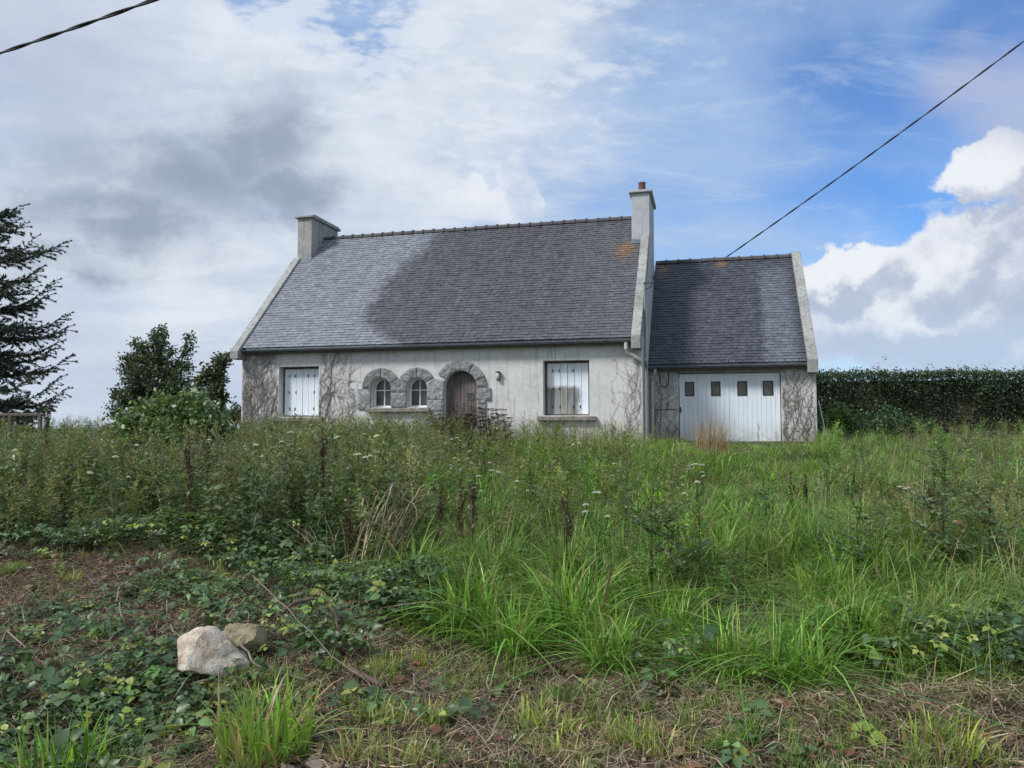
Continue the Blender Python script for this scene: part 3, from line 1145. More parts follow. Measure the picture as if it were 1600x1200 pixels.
# arched plank door with its small window
dr = AD[2] - 0.006
door = MB().box(AD[0] - dr, AD[0] + dr, 0.245, 0.262, 0.03, AD[1]).build('door', M['door'], house)
npk = 9
for i in range(npk):
    x0_ = AD[0] - dr + 2 * dr * i / npk + 0.003
    x1_ = AD[0] - dr + 2 * dr * (i + 1) / npk - 0.003
    top = lambda x: AD[1] + math.sqrt(max(0.0001, dr * dr - (x - AD[0]) ** 2))
    xs_ = [x0_ + (x1_ - x0_) * k / 3 for k in range(4)]
    poly = [(x0_, 0.03), (x1_, 0.03)] + [(x, top(x)) for x in reversed(xs_)]
    MB().prism(poly, 0.20 + random.uniform(-.003, .003), 0.243).build('plank', M['door'], door, 0.003)
pw = frame_rect(7.53, 7.73, 1.27, 1.48, 0.178, 0.199, 0.025).build('door_window', M['old_wood'], door)
MB().box(7.555, 7.705, 0.188, 0.196, 1.295, 1.455).build('door_window', M['glass'], door)
MB().tube([(7.06, 0.14, 1.02), (7.06, 0.19, 1.02)], 0.03, 8).build('handle', M['dark_metal'], door)

# wall lamp
lamp = MB().box(8.49, 8.61, -0.03, -0.002, 1.82, 2.06).build('wall_lamp', M['dark_metal'], house, 0.01)
lp = []
for k in range(9):
    an = math.pi * k / 8
    lp.append((8.55 - 0.055 * math.cos(an), 0.0))
g_ = MB()
rings = [(0.02, 1.83), (0.05, 1.85), (0.058, 1.94), (0.05, 2.03), (0.02, 2.05)]
g_.add([(8.55 + r_ * math.cos(2 * math.pi * k / 12), -0.085 + r_ * math.sin(2 * math.pi * k / 12), z_) for r_, z_ in rings for k in range(12)],
       [(i * 12 + k, i * 12 + (k + 1) % 12, (i + 1) * 12 + (k + 1) % 12, (i + 1) * 12 + k) for i in range(4) for k in range(12)] + [tuple(range(12)), tuple(range(48, 60))])
g_.build('lamp_glass', M['pvc'], lamp, smooth=True)
MB().box(8.485, 8.615, -0.15, -0.032, 2.055, 2.075).build('lamp_hood', M['dark_metal'], lamp)

# rain pipes on the right corner
gx = L - 0.42
MB().tube([(gx, V0 - 0.03, WE - 0.12), (gx, V0 - 0.03, WE - 0.30), (gx + 0.02, V0 + 0.03, WE - 0.40), (L - 0.10, -0.10, 2.36), (L + 0.02, -0.07, 2.29)], 0.052, 8).build('downpipe', M['pvc'], house)
MB().tube([(L + 0.02, -0.07, 2.36), (L + 0.09, -0.05, 2.30), (L + 0.10, 0.02, 2.20), (L + 0.10, 0.10, 2.1), (L + 0.10, 0.10, -0.3)], 0.05, 8).build('downpipe', M['pipe_grey'], house)
MB().tube([(L + 0.045, 0.55, 4.55), (L + 0.045, 0.55, -0.3)], 0.032, 6).build('conduit', M['pipe_grey'], house)
MB().tube([(L + 0.045, 0.95, 4.05), (L + 0.045, 0.95, -0.3)], 0.045, 6).build('conduit', M['pvc'], house)
br = MB()
br.tube([(L, 0.6, 4.6), (L + 0.28, 0.6, 4.62), (L + 0.28, 0.6, 4.75)], 0.02, 6)
br.tube([(L, 0.75, 4.42), (L + 0.22, 0.6, 4.5), (L + 0.28, 0.6, 4.62)], 0.015, 6)
br.tube([(L + 0.28, 0.6, 4.72), (L + 0.28, 0.6, 4.82)], 0.035, 8)
br.build('cable_bracket', M['dark_metal'], house)

# ------------------------------------------------------------------ garage
gar = empty('garage', HOUSE_O + Vector((math.cos(HOUSE_A) * L + math.sin(HOUSE_A) * GG, -math.sin(HOUSE_A) * L + math.cos(HOUSE_A) * GG, 0)), -HOUSE_A)
tag(gar, 'lower slate-roofed garage with white four-window door joined to the house', 'garage')
gd0, gd1, gdt = 0.895, 3.885, 2.105
gfront = holed([(0.004, -0.6), (G, -0.6), (G, EG + 0.02), (0.004, EG + 0.02)], [[(gd0, -0.55), (gd1, -0.55), (gd1, gdt), (gd0, gdt)]], 0.0, 0.25)
gfront.build('wall', M['render_garage'], gar)
grv = RG - GG
gg = [(0.252, -0.6), (2 * grv - 0.25, -0.6), (2 * grv - 0.25, EG), (grv, HG - 0.12), (0.252, EG)]
MB().prism_u(gg, G - 0.28, G).build('wall', M['render_white'], gar)
MB().box(0.004, G, 2 * grv - 0.248, 2 * grv, -0.6, EG).build('wall', M['render_white'], gar)
GT = (HG - EG) / (grv + 0.2)
GV0 = -0.24
GWE = EG + 0.03 + (GV0 + 0.2) * GT
gr_ = MB().prism_u([(GV0, GWE), (grv, HG), (2 * grv - GV0, GWE), (2 * grv - GV0, GWE - th_), (grv, HG - th_ * 1.6), (GV0, GWE - th_)], 0.004, G - 0.275)
groof = gr_.build('roof', M['slate_garage'], gar)
slates(0.01, G - 0.275, GV0, GWE, grv, HG, 0.130, 0.20, M['slate_garage'], groof, 300, 9, lambda q: q[2])
ridge_tiles(0.02, G - 0.29, 0.42, grv, HG, groof, 10)
gutter(0.02, G - 0.29, GV0 - 0.03, GWE - 0.045, gar)
MB().box(0.02, G - 0.275, GV0 + 0.03, -0.002, GWE - 0.17, GWE - 0.10).build('soffit', M['old_wood'], gar)
parapet(G - 0.27, G + 0.012, -0.2, EG + 0.03, grv, HG, -0.42, 2.03, 0.26, gar, M['render_grey'])
MB().box(gd0 - 0.12, gd1 + 0.12, -0.035, -0.002, gdt + 0.005, gdt + 0.10).build('lintel', M['render_grey'], gar, 0.008)
gdoor = MB().box(gd0 + 0.02, gd1 - 0.02, 0.155, 0.18, -0.3, gdt - 0.02).build('garage_door', M['paint_plain'], gar)
npk = 22
wn = [(1.085, 1.365), (1.865, 2.142), (2.632, 2.922), (3.368, 3.67)]
wz0, wz1 = 1.398, 1.842
pk = (gd1 - gd0 - 0.05) / npk
for i in range(npk):
    a, b_ = gd0 + 0.025 + i * pk, gd0 + 0.025 + (i + 1) * pk
    g0 = 0.0025 if i != 11 else 0.008
    cut = [q for q in wn if q[0] < b_ - 0.01 and q[1] > a + 0.01]
    mb = MB()
    yy = 0.125 + random.uniform(-.002, .002)
    if cut:
        q = cut[0]
        x0_, x1_ = a + g0, b_ - 0.0025
        ca, cb = max(x0_, q[0]), min(x1_, q[1])
        pl_b = [(x0_, x1_, -0.3, wz0), (x0_, x1_, wz1, gdt - 0.022)]
        for t_ in pl_b:
            mb.box(t_[0], t_[1], yy, 0.152, t_[2], t_[3])
        if ca > x0_ + 0.001: mb.box(x0_, ca, yy, 0.152, wz0, wz1)
        if cb < x1_ - 0.001: mb.box(cb, x1_, yy, 0.152, wz0, wz1)
    else:
        mb.box(a + g0, b_ - 0.0025, yy, 0.152, -0.3, gdt - 0.022)
    mb.build('plank', M['paint_plain'], gdoor)
for q in wn:
    frame_rect(q[0], q[1], wz0, wz1, 0.112, 0.150, 0.028).build('window_frame', M['dark_metal'], gdoor)
    MB().box(q[0] + 0.028, q[1] - 0.028, 0.136, 0.142, wz0 + 0.028, wz1 - 0.028).build('pane', M['glass_tan_reflect'], gdoor)
MB().box(gd0 + 0.035, gd0 + 0.075, 0.075, 0.122, 0.90, 1.06).build('handle', M['dark_metal'], gdoor, 0.005)
MB().tube([(0.20, -0.20, GWE - 0.1), (0.20, -0.20, GWE - 0.26)], 0.05, 8).build('gutter_outlet', M['pvc'], gar)
MB().tube([(0.20, -0.19, GWE - 0.24), (0.10, -0.09, GWE - 0.40), (0.10, -0.07, GWE - 0.5), (0.10, -0.07, -0.3)], 0.045, 8).build('downpipe', M['pvc'], gar)
lpw = [(0.47 + 0.13 * math.cos(t), -0.03, 1.98 - 0.10 + 0.20 * math.sin(t)) for t in np.linspace(R(170), R(370), 12)]
MB().tube([(0.30, -0.03, 2.2)] + lpw + [(0.62, -0.03, 2.2)], 0.012, 5).build('cable_loop', M['cable'], gar)
MB().tube([(0.12, -0.02, 0.985), (0.85, -0.02, 0.99)], 0.008, 4).build('wire', M['cable'], gar)

#@@NATURE@@
# ------------------------------------------------------------------ dead creeper on the walls
def creeper(starts, n_up, seed, blocks, umax, wmax, density, parent_o, label, dens_u=None):
    """leafless stems that climb, fork and spread over a wall (house coordinates u, w; v is the wall plane)"""
    rr = random.Random(seed)
    acc = ACC()
    segs = []

    def ok(u, w):
        if w > wmax or u < umax[0] or u > umax[1] or w < -0.1:
            return False
        return not any(b[0] < u < b[1] and b[2] < w < b[3] for b in blocks)
    stack = []
    for u in starts:
        for _ in range(n_up):
            stack.append((u + rr.uniform(-.15, .15), rr.uniform(-.05, .1), math.pi / 2 + rr.gauss(0, 0.35), rr.uniform(.004, .008) * (2.2 if rr.random() < .16 else 1.0), rr.uniform(1.2, 3.4), 0))
    while stack and len(segs) < density:
        u, w, a, r_, ln, lev = stack.pop(rr.randrange(len(stack)))
        while ln > 0:
            st = rr.uniform(0.05, 0.10)
            a += rr.gauss(0, 0.24) + (math.pi / 2 - a) * 0.09
            u2, w2 = u + math.cos(a) * st, w + math.sin(a) * st
            if not ok(u2, w2):
                a += rr.choice((-1, 1)) * 0.9
                ln -= st * 2
                continue
            segs.append((u, w, u2, w2, r_, max(r_ * 0.97, 0.0022)))
            u, w = u2, w2
            r_ = max(r_ * 0.965, 0.0022)
            ln -= st
            if lev < 5 and rr.random() < 0.42:
                stack.append((u, w, a + rr.choice((-1, 1)) * rr.uniform(.3, .9), r_ * 0.72, rr.uniform(.15, .8) if lev else rr.uniform(.4, 1.5), lev + 1))
    s = np.array(segs)
    A_ = s[:, :2]; B_ = s[:, 2:4]
    d = B_ - A_; d /= np.linalg.norm(d, axis=1, keepdims=True) + 1e-9
    n = np.stack([-d[:, 1], d[:, 0]], 1)
    N = len(s)
    off = RNG.uniform(0.002, 0.02, N)
    V = np.zeros((N, 6, 3))
    for k, (P, rad) in enumerate(((A_, s[:, 4]), (B_, s[:, 5]))):
        for j, (sn, dep) in enumerate(((1, 0), (-1, 0), (0, 1))):
            V[:, k * 3 + j, 0] = P[:, 0] + n[:, 0] * rad * sn
            V[:, k * 3 + j, 2] = P[:, 1] + n[:, 1] * rad * sn
            V[:, k * 3 + j, 1] = -0.002 - off * 0.9 - dep * rad * 1.8
    q = np.array([(0, 3, 5), (0, 5, 2), (1, 2, 5), (1, 5, 4), (0, 1, 4), (0, 4, 3)])
    T = (q[None] + (np.arange(N) * 6)[:, None, None]).reshape(-1, 3)
    pal = np.array([(0.25, 0.215, 0.195), (0.34, 0.30, 0.275), (0.16, 0.135, 0.12), (0.40, 0.36, 0.33)])
    C = np.repeat(pal[RNG.integers(0, 4, N)][:, None], 6, 1)
    acc.add(V, T, C.reshape(-1, 3))
    # withered leaf stalks and scraps clinging to the stems
    k = int(N * 0.5)
    ii = RNG.integers(0, N, k)
    P = np.stack([B_[ii, 0], np.full(k, -0.02), B_[ii, 1]], 1) + RNG.normal(0, .03, (k, 3)) * (1, 0.1, 1)
    e = RNG.normal(0, 1, (k, 3)) * (1, .3, 1); e /= np.linalg.norm(e, axis=1, keepdims=True)
    f = RNG.normal(0, 1, (k, 3)); f /= np.linalg.norm(f, axis=1, keepdims=True)
    sz = RNG.uniform(.012, .035, (k, 1))
    V = np.stack([P - e * sz, P + f * sz * 0.35, P + e * sz], 1)
    acc.add(V.reshape(-1, 3), np.arange(k * 3).reshape(-1, 3), np.repeat(pal[RNG.integers(0, 4, k)], 3, 0))
    o = acc.build('dead_creeper', M['dry'])
    o.matrix_world = parent_o
    tag(o, label, 'creeper')
    return o


HM = Matrix.Translation(HOUSE_O) @ Matrix.Rotation(-HOUSE_A, 4, 'Z')
GM = Matrix.Translation(gar.location) @ Matrix.Rotation(-HOUSE_A, 4, 'Z')
wl_block = (WL[0] - 0.02, WL[1] + 0.02, WL[2] - 0.18, WL[3] + 0.02)
creeper([0.15, 0.4, 0.7, 0.95, 1.2], 12, 1, [wl_block], (0.02, 3.4), E - 0.14, 4200, HM, 'dead leafless creeper covering the wall around the left shuttered window')
creeper([2.8, 3.0, 3.3, 3.6], 9, 2, [wl_block, (4.03, 6.9, -1, 1.65), (4.2, 5.45, 1.6, 2.28)], (2.72, 6.0), E - 0.12, 1900, HM, 'thin dead creeper stems fanning over the wall beside the granite arches')
creeper([12.35, 12.5, 12.62], 4, 3, [], (11.85, L - 0.03), 2.4, 520, HM, 'sparse dead creeper climbing the right corner of the house front')
creeper([0.3, 0.55, 0.75], 7, 4, [(gd0 - 0.02, gd1 + 0.02, -1, gdt + 0.1)], (0.15, gd0), EG - 0.14, 520, GM, 'dead creeper on the narrow garage wall between downpipe and door')
creeper([4.0, 4.2, 4.4, 4.6, 4.75], 8, 5, [(gd0 - 0.02, gd1 + 0.02, -1, gdt + 0.1)], (gd1 + 0.01, G - 0.02), EG - 0.16, 1150, GM, 'dense dead creeper on the garage wall right of the white door')


# ------------------------------------------------------------------ plant kit
def project(x, y, z):
    zz = z - EYE
    d = y * _cp + zz * _sp
    return 800 + FPX * x / d, 600 - FPX * (-y * _sp + zz * _cp) / d


def blades(acc, P, h, w, az, lean, col, segs=4, tipcol=None, droop=0.45):
    """grass blades: narrow ribbons that bend over"""
    N = len(P)
    t = np.linspace(0, 1, segs + 1)
    dirx, diry = np.cos(az), np.sin(az)
    tw = az + math.pi / 2 + RNG.normal(0, 0.5, N)
    wx, wy = np.cos(tw), np.sin(tw)
    nv = 2 * segs + 1
    V = np.zeros((N, nv, 3))
    C = np.zeros((N, nv, 3))
    tip = col if tipcol is None else tipcol
    for k in range(segs + 1):
        hor = lean * h * t[k] ** 1.8
        ver = h * (t[k] - droop * np.minimum(lean, 1.4) * t[k] ** 2.6)
        cx, cy, cz = P[:, 0] + dirx * hor, P[:, 1] + diry * hor, P[:, 2] + ver
        ww = w * 0.5 * (1 - t[k] ** 1.7 * 0.9) * (0.6 + 0.4 * min(1, t[k] * 4))
        cl = col * (1 - t[k]) + tip * t[k]
        if k < segs:
            V[:, 2 * k] = np.stack([cx - wx * ww, cy - wy * ww, cz], 1)
            V[:, 2 * k + 1] = np.stack([cx + wx * ww, cy + wy * ww, cz], 1)
            C[:, 2 * k] = C[:, 2 * k + 1] = cl
        else:
            V[:, 2 * k] = np.stack([cx, cy, cz], 1)
            C[:, 2 * k] = cl
    q = []
    for k in range(segs - 1):
        q += [(2 * k, 2 * k + 1, 2 * k + 3), (2 * k, 2 * k + 3, 2 * k + 2)]
    q.append((2 * segs - 2, 2 * segs - 1, 2 * segs))
    T = (np.array(q)[None] + (np.arange(N) * nv)[:, None, None]).reshape(-1, 3)
    acc.add(V.reshape(-1, 3), T, C.reshape(-1, 3))


def inst(acc, tmpl, P, rz, sc_, tint, tilt=0.0, tilt_az=None):
    """copies of a template: turned, scaled, leaned and tinted"""
    tv, tt, tcol = tmpl
    N = len(P)
    if N == 0:
        return
    sc_ = np.asarray(sc_, float)
    if sc_.ndim == 1:
        sc_ = np.repeat(sc_[:, None], 3, 1)
    V = tv[None] * sc_[:, None, :]
    c_, s_ = np.cos(rz)[:, None], np.sin(rz)[:, None]
    X = V[..., 0] * c_ - V[..., 1] * s_
    Y = V[..., 0] * s_ + V[..., 1] * c_
    Z = V[..., 2]
    if np.any(tilt):
        ta = RNG.uniform(0, 2 * math.pi, N) if tilt_az is None else tilt_az
        tilt = np.broadcast_to(tilt, (N,))
        ca, sa = np.cos(ta)[:, None], np.sin(ta)[:, None]
        ct, st = np.cos(tilt)[:, None], np.sin(tilt)[:, None]
        A_ = X * ca + Y * sa
        B_ = -X * sa + Y * ca
        A2, Z2 = A_ * ct + Z * st, -A_ * st + Z * ct
        X, Y, Z = A2 * ca - B_ * sa, A2 * sa + B_ * ca, Z2
    W = np.stack([X, Y, Z], -1) + P[:, None, :]
    C = tcol[None] * tint[:, None, :]
    T = (tt[None] + (np.arange(N) * len(tv))[:, None, None]).reshape(-1, 3)
    acc.add(W.reshape(-1, 3), T, C.reshape(-1, 3))


def leaf_tri(base, direc, up, ln, wd, fold=0.25, n=1):
    """a leaf blade of four triangles, folded along its rib"""
    d = np.array(direc, float); d /= np.linalg.norm(d)
    s = np.cross(d, up); s /= np.linalg.norm(s) + 1e-9
    u = np.cross(s, d)
    b = np.array(base, float)
    V = [b, b + d * ln * 0.35 + s * wd * 0.5 + u * fold * wd, b + d * ln * 0.35 - s * wd * 0.5 + u * fold * wd,
         b + d * ln * 0.72 + s * wd * 0.36 + u * fold * wd * 0.3, b + d * ln * 0.72 - s * wd * 0.36 + u * fold * wd * 0.3,
         b + d * ln - u * ln * 0.12, b + d * ln * 0.5]
    T = [(0, 1, 6), (0, 6, 2), (1, 3, 6), (2, 6, 4), (3, 5, 6), (4, 6, 5)]
    return np.array(V), np.array(T)


def leaf2(base, direc, up, ln, wd):
    d = np.array(direc, float); d /= np.linalg.norm(d)
    s = np.cross(d, up); s /= np.linalg.norm(s) + 1e-9
    b = np.array(base, float)
    return np.array([b, b + d * ln * 0.45 + s * wd * 0.5, b + d * ln, b + d * ln * 0.45 - s * wd * 0.5 + np.array([0, 0, wd * 0.2])]), np.array([(0, 1, 2), (0, 2, 3)])


def stem(acc, p0, p1, r0, r1, col, bend=None, segs=3):
    """thin three-sided stem"""
    p0 = np.array(p0, float); p1 = np.array(p1, float)
    bend = np.zeros(3) if bend is None else np.array(bend, float)
    V = []
    d = p1 - p0
    a = np.cross(d, (0.3, 1, 0.2)); a /= np.linalg.norm(a) + 1e-9
    b = np.cross(d, a); b /= np.linalg.norm(b) + 1e-9
    for k in range(segs + 1):
        t = k / segs
        c_ = p0 + d * t + bend * 4 * t * (1 - t)
        r_ = r0 + (r1 - r0) * t
        for j in range(3):
            an = 2 * math.pi * j / 3
            V.append(c_ + (a * math.cos(an) + b * math.sin(an)) * r_)
    T = []
    for k in range(segs):
        for j in range(3):
            j2 = (j + 1) % 3
            T += [(k * 3 + j, k * 3 + j2, k * 3 + 3 + j2), (k * 3 + j, k * 3 + 3 + j2, k * 3 + 3 + j)]
    acc.add(V, T, col)


UP = np.array([0, 0, 1.0])


def tm_forb(seed, nleaf=34, lln=0.13, lwd=0.045, stemc=(0.09, 0.10, 0.05), leafc=(1, 1, 1), nbr=4, top=None, topn=0, topc=(1, 1, 1), tops=0.02, spread=0.16, pm=0.6):
    """a tall weed, one unit high: stem, side shoots, lance leaves, maybe a seeding or flowering top. Leaf colours are multiplied by the tint"""
    rr = np.random.default_rng(seed)
    a = ACC()
    tops_ = []
    bend = rr.normal(0, 0.03, 3) * (1, 1, 0)
    stem(a, (0, 0, 0), (0, 0, 1), 0.007, 0.003, stemc, bend)
    tops_.append((np.array([0, 0, 1.0]), np.array([0, 0, 1.0])))
    axes = [(np.zeros(3), np.array([0, 0, 1.0]), bend)]
    for k in range(nbr):
        z = rr.uniform(0.35 if pm > .5 else .12, 0.8); az = rr.uniform(0, 6.28)
        p0 = np.array([0, 0, z]); e = p0 + np.array([math.cos(az) * spread * rr.uniform(.6, 1.3), math.sin(az) * spread * rr.uniform(.6, 1.3), rr.uniform(.14, .3)])
        stem(a, p0, e, 0.004, 0.002, stemc, segs=2)
        axes.append((p0, e, np.zeros(3)))
        tops_.append((e, e - p0))
    for i in range(nleaf):
        p0, p1, bd = axes[0] if rr.random() < pm else axes[rr.integers(0, len(axes))]
        t = rr.uniform(0.06, 0.98)
        p = p0 + (p1 - p0) * t + bd * 4 * t * (1 - t)
        az = rr.uniform(0, 6.28)
        dr_ = np.array([math.cos(az), math.sin(az), rr.uniform(-.45, .7)])
        s_ = (1.15 - 0.6 * t) * rr.uniform(.6, 1.2)
        V, T = leaf2(p, dr_, UP + rr.normal(0, .3, 3), lln * s_, lwd * s_)
        a.add(V, T, np.array(leafc) * rr.uniform(.75, 1.25))
    if top:
        for (p, d) in tops_:
            for i in range(topn):
                q = p + rr.normal(0, 1, 3) * (0.018, 0.018, 0.04) - (0, 0, 0.03)
                e = rr.normal(0, 1, 3); e /= np.linalg.norm(e)
                f = rr.normal(0, 1, 3); f /= np.linalg.norm(f)
                a.add([q, q + e * tops, q + f * tops], [(0, 1, 2)], np.array(topc) * rr.uniform(.7, 1.3))
    return a.arrays()


def tm_umbel(seed, white=(0.62, 0.62, 0.56), stemc=(0.08, 0.10, 0.045), nheads=3, hr=0.06, leaves=6):
    rr = np.random.default_rng(seed)
    a = ACC()
    stem(a, (0, 0, 0), (0, 0, 0.93), 0.006, 0.003, stemc, rr.normal(0, .03, 3) * (1, 1, 0))
    hs = [np.array([0, 0, 0.93])]
    for k in range(nheads - 1):
        z = rr.uniform(.5, .75); az = rr.uniform(0, 6.28)
        p = np.array([math.cos(az) * .12, math.sin(az) * .12, z + rr.uniform(.12, .25)])
        stem(a, (0, 0, z), p, 0.004, 0.002, stemc, segs=2)
        hs.append(p)
    for i, p in enumerate(hs):
        r_ = hr * (1 if i == 0 else rr.uniform(.5, .8))
        nr = 16
        for k in range(nr):
            az = k * 2.4; rad = r_ * math.sqrt((k + .5) / nr)
            q = p + np.array([math.cos(az) * rad, math.sin(az) * rad, 0.05 - 0.015 * (rad / r_) ** 2])
            if k % 2 == 0:
                stem(a, p, q, 0.0015, 0.001, stemc, segs=1)
            n_ = 5
            c_ = [q + np.array([math.cos(6.28 * j / n_ + k) * r_ * .24, math.sin(6.28 * j / n_ + k) * r_ * .24, rr.uniform(-.004, .004)]) for j in range(n_)]
            a.add([q + (0, 0, .008)] + c_, [(0, 1 + j, 1 + (j + 1) % n_) for j in range(n_)], np.array(white) * rr.uniform(.8, 1.15))
    for i in range(leaves):
        z = rr.uniform(.05, .6); az = rr.uniform(0, 6.28)
        V, T = leaf2((0, 0, z), (math.cos(az), math.sin(az), .4), UP, .16, .05)
        a.add(V, T, np.array((0.06, 0.09, 0.03)))
    return a.arrays()


def tm_dock(seed, c=(0.075, 0.045, 0.03)):
    """spent dock: upright stalk thick with dark brown seed"""
    rr = np.random.default_rng(seed)
    a = ACC()
    stem(a, (0, 0, 0), (0, 0, 1), 0.008, 0.003, (0.10, 0.07, 0.05), rr.normal(0, .02, 3) * (1, 1, 0))
    ax = [(np.array([0, 0, .45]), np.array([0, 0, 1.0]))]
    for k in range(4):
        z = rr.uniform(.45, .72); az = rr.uniform(0, 6.28)
        e = np.array([math.cos(az) * .05, math.sin(az) * .05, z + rr.uniform(.15, .28)])
        stem(a, (0, 0, z), e, .004, .002, (0.10, 0.07, 0.05), segs=1)
        ax.append((np.array([0, 0, z]), e))
    for p0, p1 in ax:
        for i in range(int(110 * np.linalg.norm(p1 - p0) / .4)):
            q = p0 + (p1 - p0) * rr.random() + rr.normal(0, .010, 3)
            e = rr.normal(0, 1, 3) * .013; f = rr.normal(0, 1, 3) * .013
            a.add([q, q + e, q + f], [(0, 1, 2)], np.array(c) * rr.uniform(.6, 1.5))
    for i in range(5):
        z = rr.uniform(.03, .4); az = rr.uniform(0, 6.28)
        V, T = leaf2((0, 0, z), (math.cos(az), math.sin(az), -.2), UP, .18, .04)
        a.add(V, T, np.array((0.11, 0.075, 0.04)))
    return a.arrays()


def tm_bramble(seed):
    """a bramble leaf: three or five toothed leaflets on a stalk"""
    rr = np.random.default_rng(seed)
    a = ACC()
    for az, ln in ((0, 1.0), (1.15, .82), (-1.15, .82)) + (((2.1, .55), (-2.1, .55)) if seed % 2 else ()):
        az += rr.normal(0, .1)
        V, T = leaf_tri((0.18 * math.cos(az) if az else .22, .18 * math.sin(az), 0), (math.cos(az), math.sin(az), rr.uniform(-.35, .1)), UP + rr.normal(0, .15, 3), ln * .9, ln * .66, .2)
        a.add(V, T, np.array((1., 1., 1.)) * rr.uniform(.82, 1.15))
    return a.arrays()


SC_ = (1.25, 1.0, .85)
T_LEAFY = [tm_forb(i, 66, .12, .045, SC_, nbr=5, spread=.2) for i in range(5)]
T_FINE = [tm_forb(10 + i, 80, .085, .020, SC_, nbr=7, spread=.22) for i in range(4)]
T_BROAD = [tm_forb(20 + i, 34, .20, .10, SC_, nbr=3, spread=.14) for i in range(4)]
T_SEED = [tm_forb(30 + i, 44, .10, .03, SC_, nbr=7, top=True, topn=22, topc=(1.8, 1.40, 1.55), tops=.017, spread=.2) for i in range(4)]
T_YELLOW = [tm_forb(40 + i, 40, .10, .03, SC_, nbr=5, top=True, topn=10, topc=(5.5, 3.0, .5), tops=.012, spread=.17) for i in range(1)]
T_BRAM = [tm_bramble(i) for i in range(6)]


def wedge(N, d0, d1, p=1.0, margin=1.06):
    """points spread over the ground in view, thinner with distance as d^-p"""
    g = np.linspace(d0, d1, 400)
    pdf = g ** (1 - p)
    cdf = np.cumsum(pdf); cdf /= cdf[-1]
    d = np.interp(RNG.random(N), cdf, g)
    t_ = RNG.uniform(-1, 1, N)
    o_ = RNG.random(N) < .13                      # some beyond the edges of the view
    t_[o_] = np.sign(t_[o_]) * RNG.uniform(1.0, 1.6, int(o_.sum()))
    x = t_ * (0.667 * d * margin + 0.3)
    return x, d


def uv_house(x, y):
    ox, oy = x - HOUSE_O.x, y - HOUSE_O.y
    c_, s_ = math.cos(HOUSE_A), math.sin(HOUSE_A)
    return ox * c_ - oy * s_, ox * s_ + oy * c_


def free(x, y, m=0.05):
    u, v = uv_house(x, y)
    return ~(((u > -m) & (u < L + m) & (v > -m)) | ((u >= L) & (u < L + G + m) & (v > GG - m)))


def fbm2(x, y, s, seed=0):
    """cheap smooth noise in 0..1 on arrays"""
    r_ = np.random.default_rng(seed)
    v = np.zeros_like(x, dtype=float)
    amp = 1.0; tot = 0
    for o in range(4):
        for k in range(3):
            a = r_.uniform(0, 6.28); ph = r_.uniform(0, 6.28); f = s * (1.9 ** o) * r_.uniform(.75, 1.3)
            v += amp * np.sin((x * math.cos(a) + y * math.sin(a)) * f + ph); tot += amp
        amp *= .6
    return np.clip(0.5 + v / tot * 1.3, 0, 1)


# the edge of the mown strip, as the row of the photograph where it lies
MX = [-200, 0, 120, 260, 330, 470, 560, 640, 700, 900, 1080, 1250, 1420, 1600, 1800]
MY = [850, 858, 868, 872, 905, 935, 960, 1000, 1025, 1040, 1072, 1080, 1085, 1088, 1090]
CX = [-300, 0, 150, 350, 450, 560, 680, 800, 1000, 1060, 1100, 1270, 1290, 1420, 1500, 1800]
CY = [645, 649, 654, 654, 645, 642, 640, 642, 658, 676, 690, 688, 646, 644, 650, 646]


def info(x, y):
    z = gz(x, y)
    px, py = project(x, y, z)
    tall = np.interp(px, MX, MY) - py
    cap = EYE + y * (667 - np.interp(px, CX, CY)) / FPX - z
    return z, px, py, tall, cap


def pal(cols, N, jit=0.2, w=None):
    cols = np.array(cols)
    i = RNG.choice(len(cols), N, p=w)
    j = (i + RNG.integers(0, len(cols), N)) % len(cols)
    t = RNG.random((N, 1)) * 0.35
    return (cols[i] * (1 - t) + cols[j] * t) * np.exp(RNG.normal(0, jit, (N, 1))) * np.exp(RNG.normal(0, .05, (N, 3)))


GREEN = [(0.148, 0.295, 0.040), (0.104, 0.242, 0.035), (0.205, 0.345, 0.060), (0.066, 0.165, 0.030)]
OLIVE = [(0.165, 0.200, 0.070), (0.130, 0.178, 0.062), (0.220, 0.232, 0.108), (0.098, 0.146, 0.058)]
PALEW = [(0.175, 0.215, 0.070), (0.140, 0.195, 0.062), (0.215, 0.230, 0.105), (0.105, 0.155, 0.055)]
DARKG = [(0.104, 0.156, 0.064), (0.130, 0.186, 0.074), (0.078, 0.126, 0.060), (0.162, 0.206, 0.078)]
STRAW = [(0.34, 0.27, 0.15), (0.25, 0.19, 0.11), (0.42, 0.34, 0.20), (0.18, 0.13, 0.08)]
THATCH = [(0.170, 0.122, 0.085), (0.105, 0.076, 0.056), (0.30, 0.230, 0.155), (0.062, 0.046, 0.036), (0.42, 0.34, 0.23)]
LIME = [(0.24, 0.30, 0.055), (0.30, 0.32, 0.085), (0.17, 0.25, 0.045)]

# ------------------------------------------------------------------ long grass of the meadow
acc = ACC()


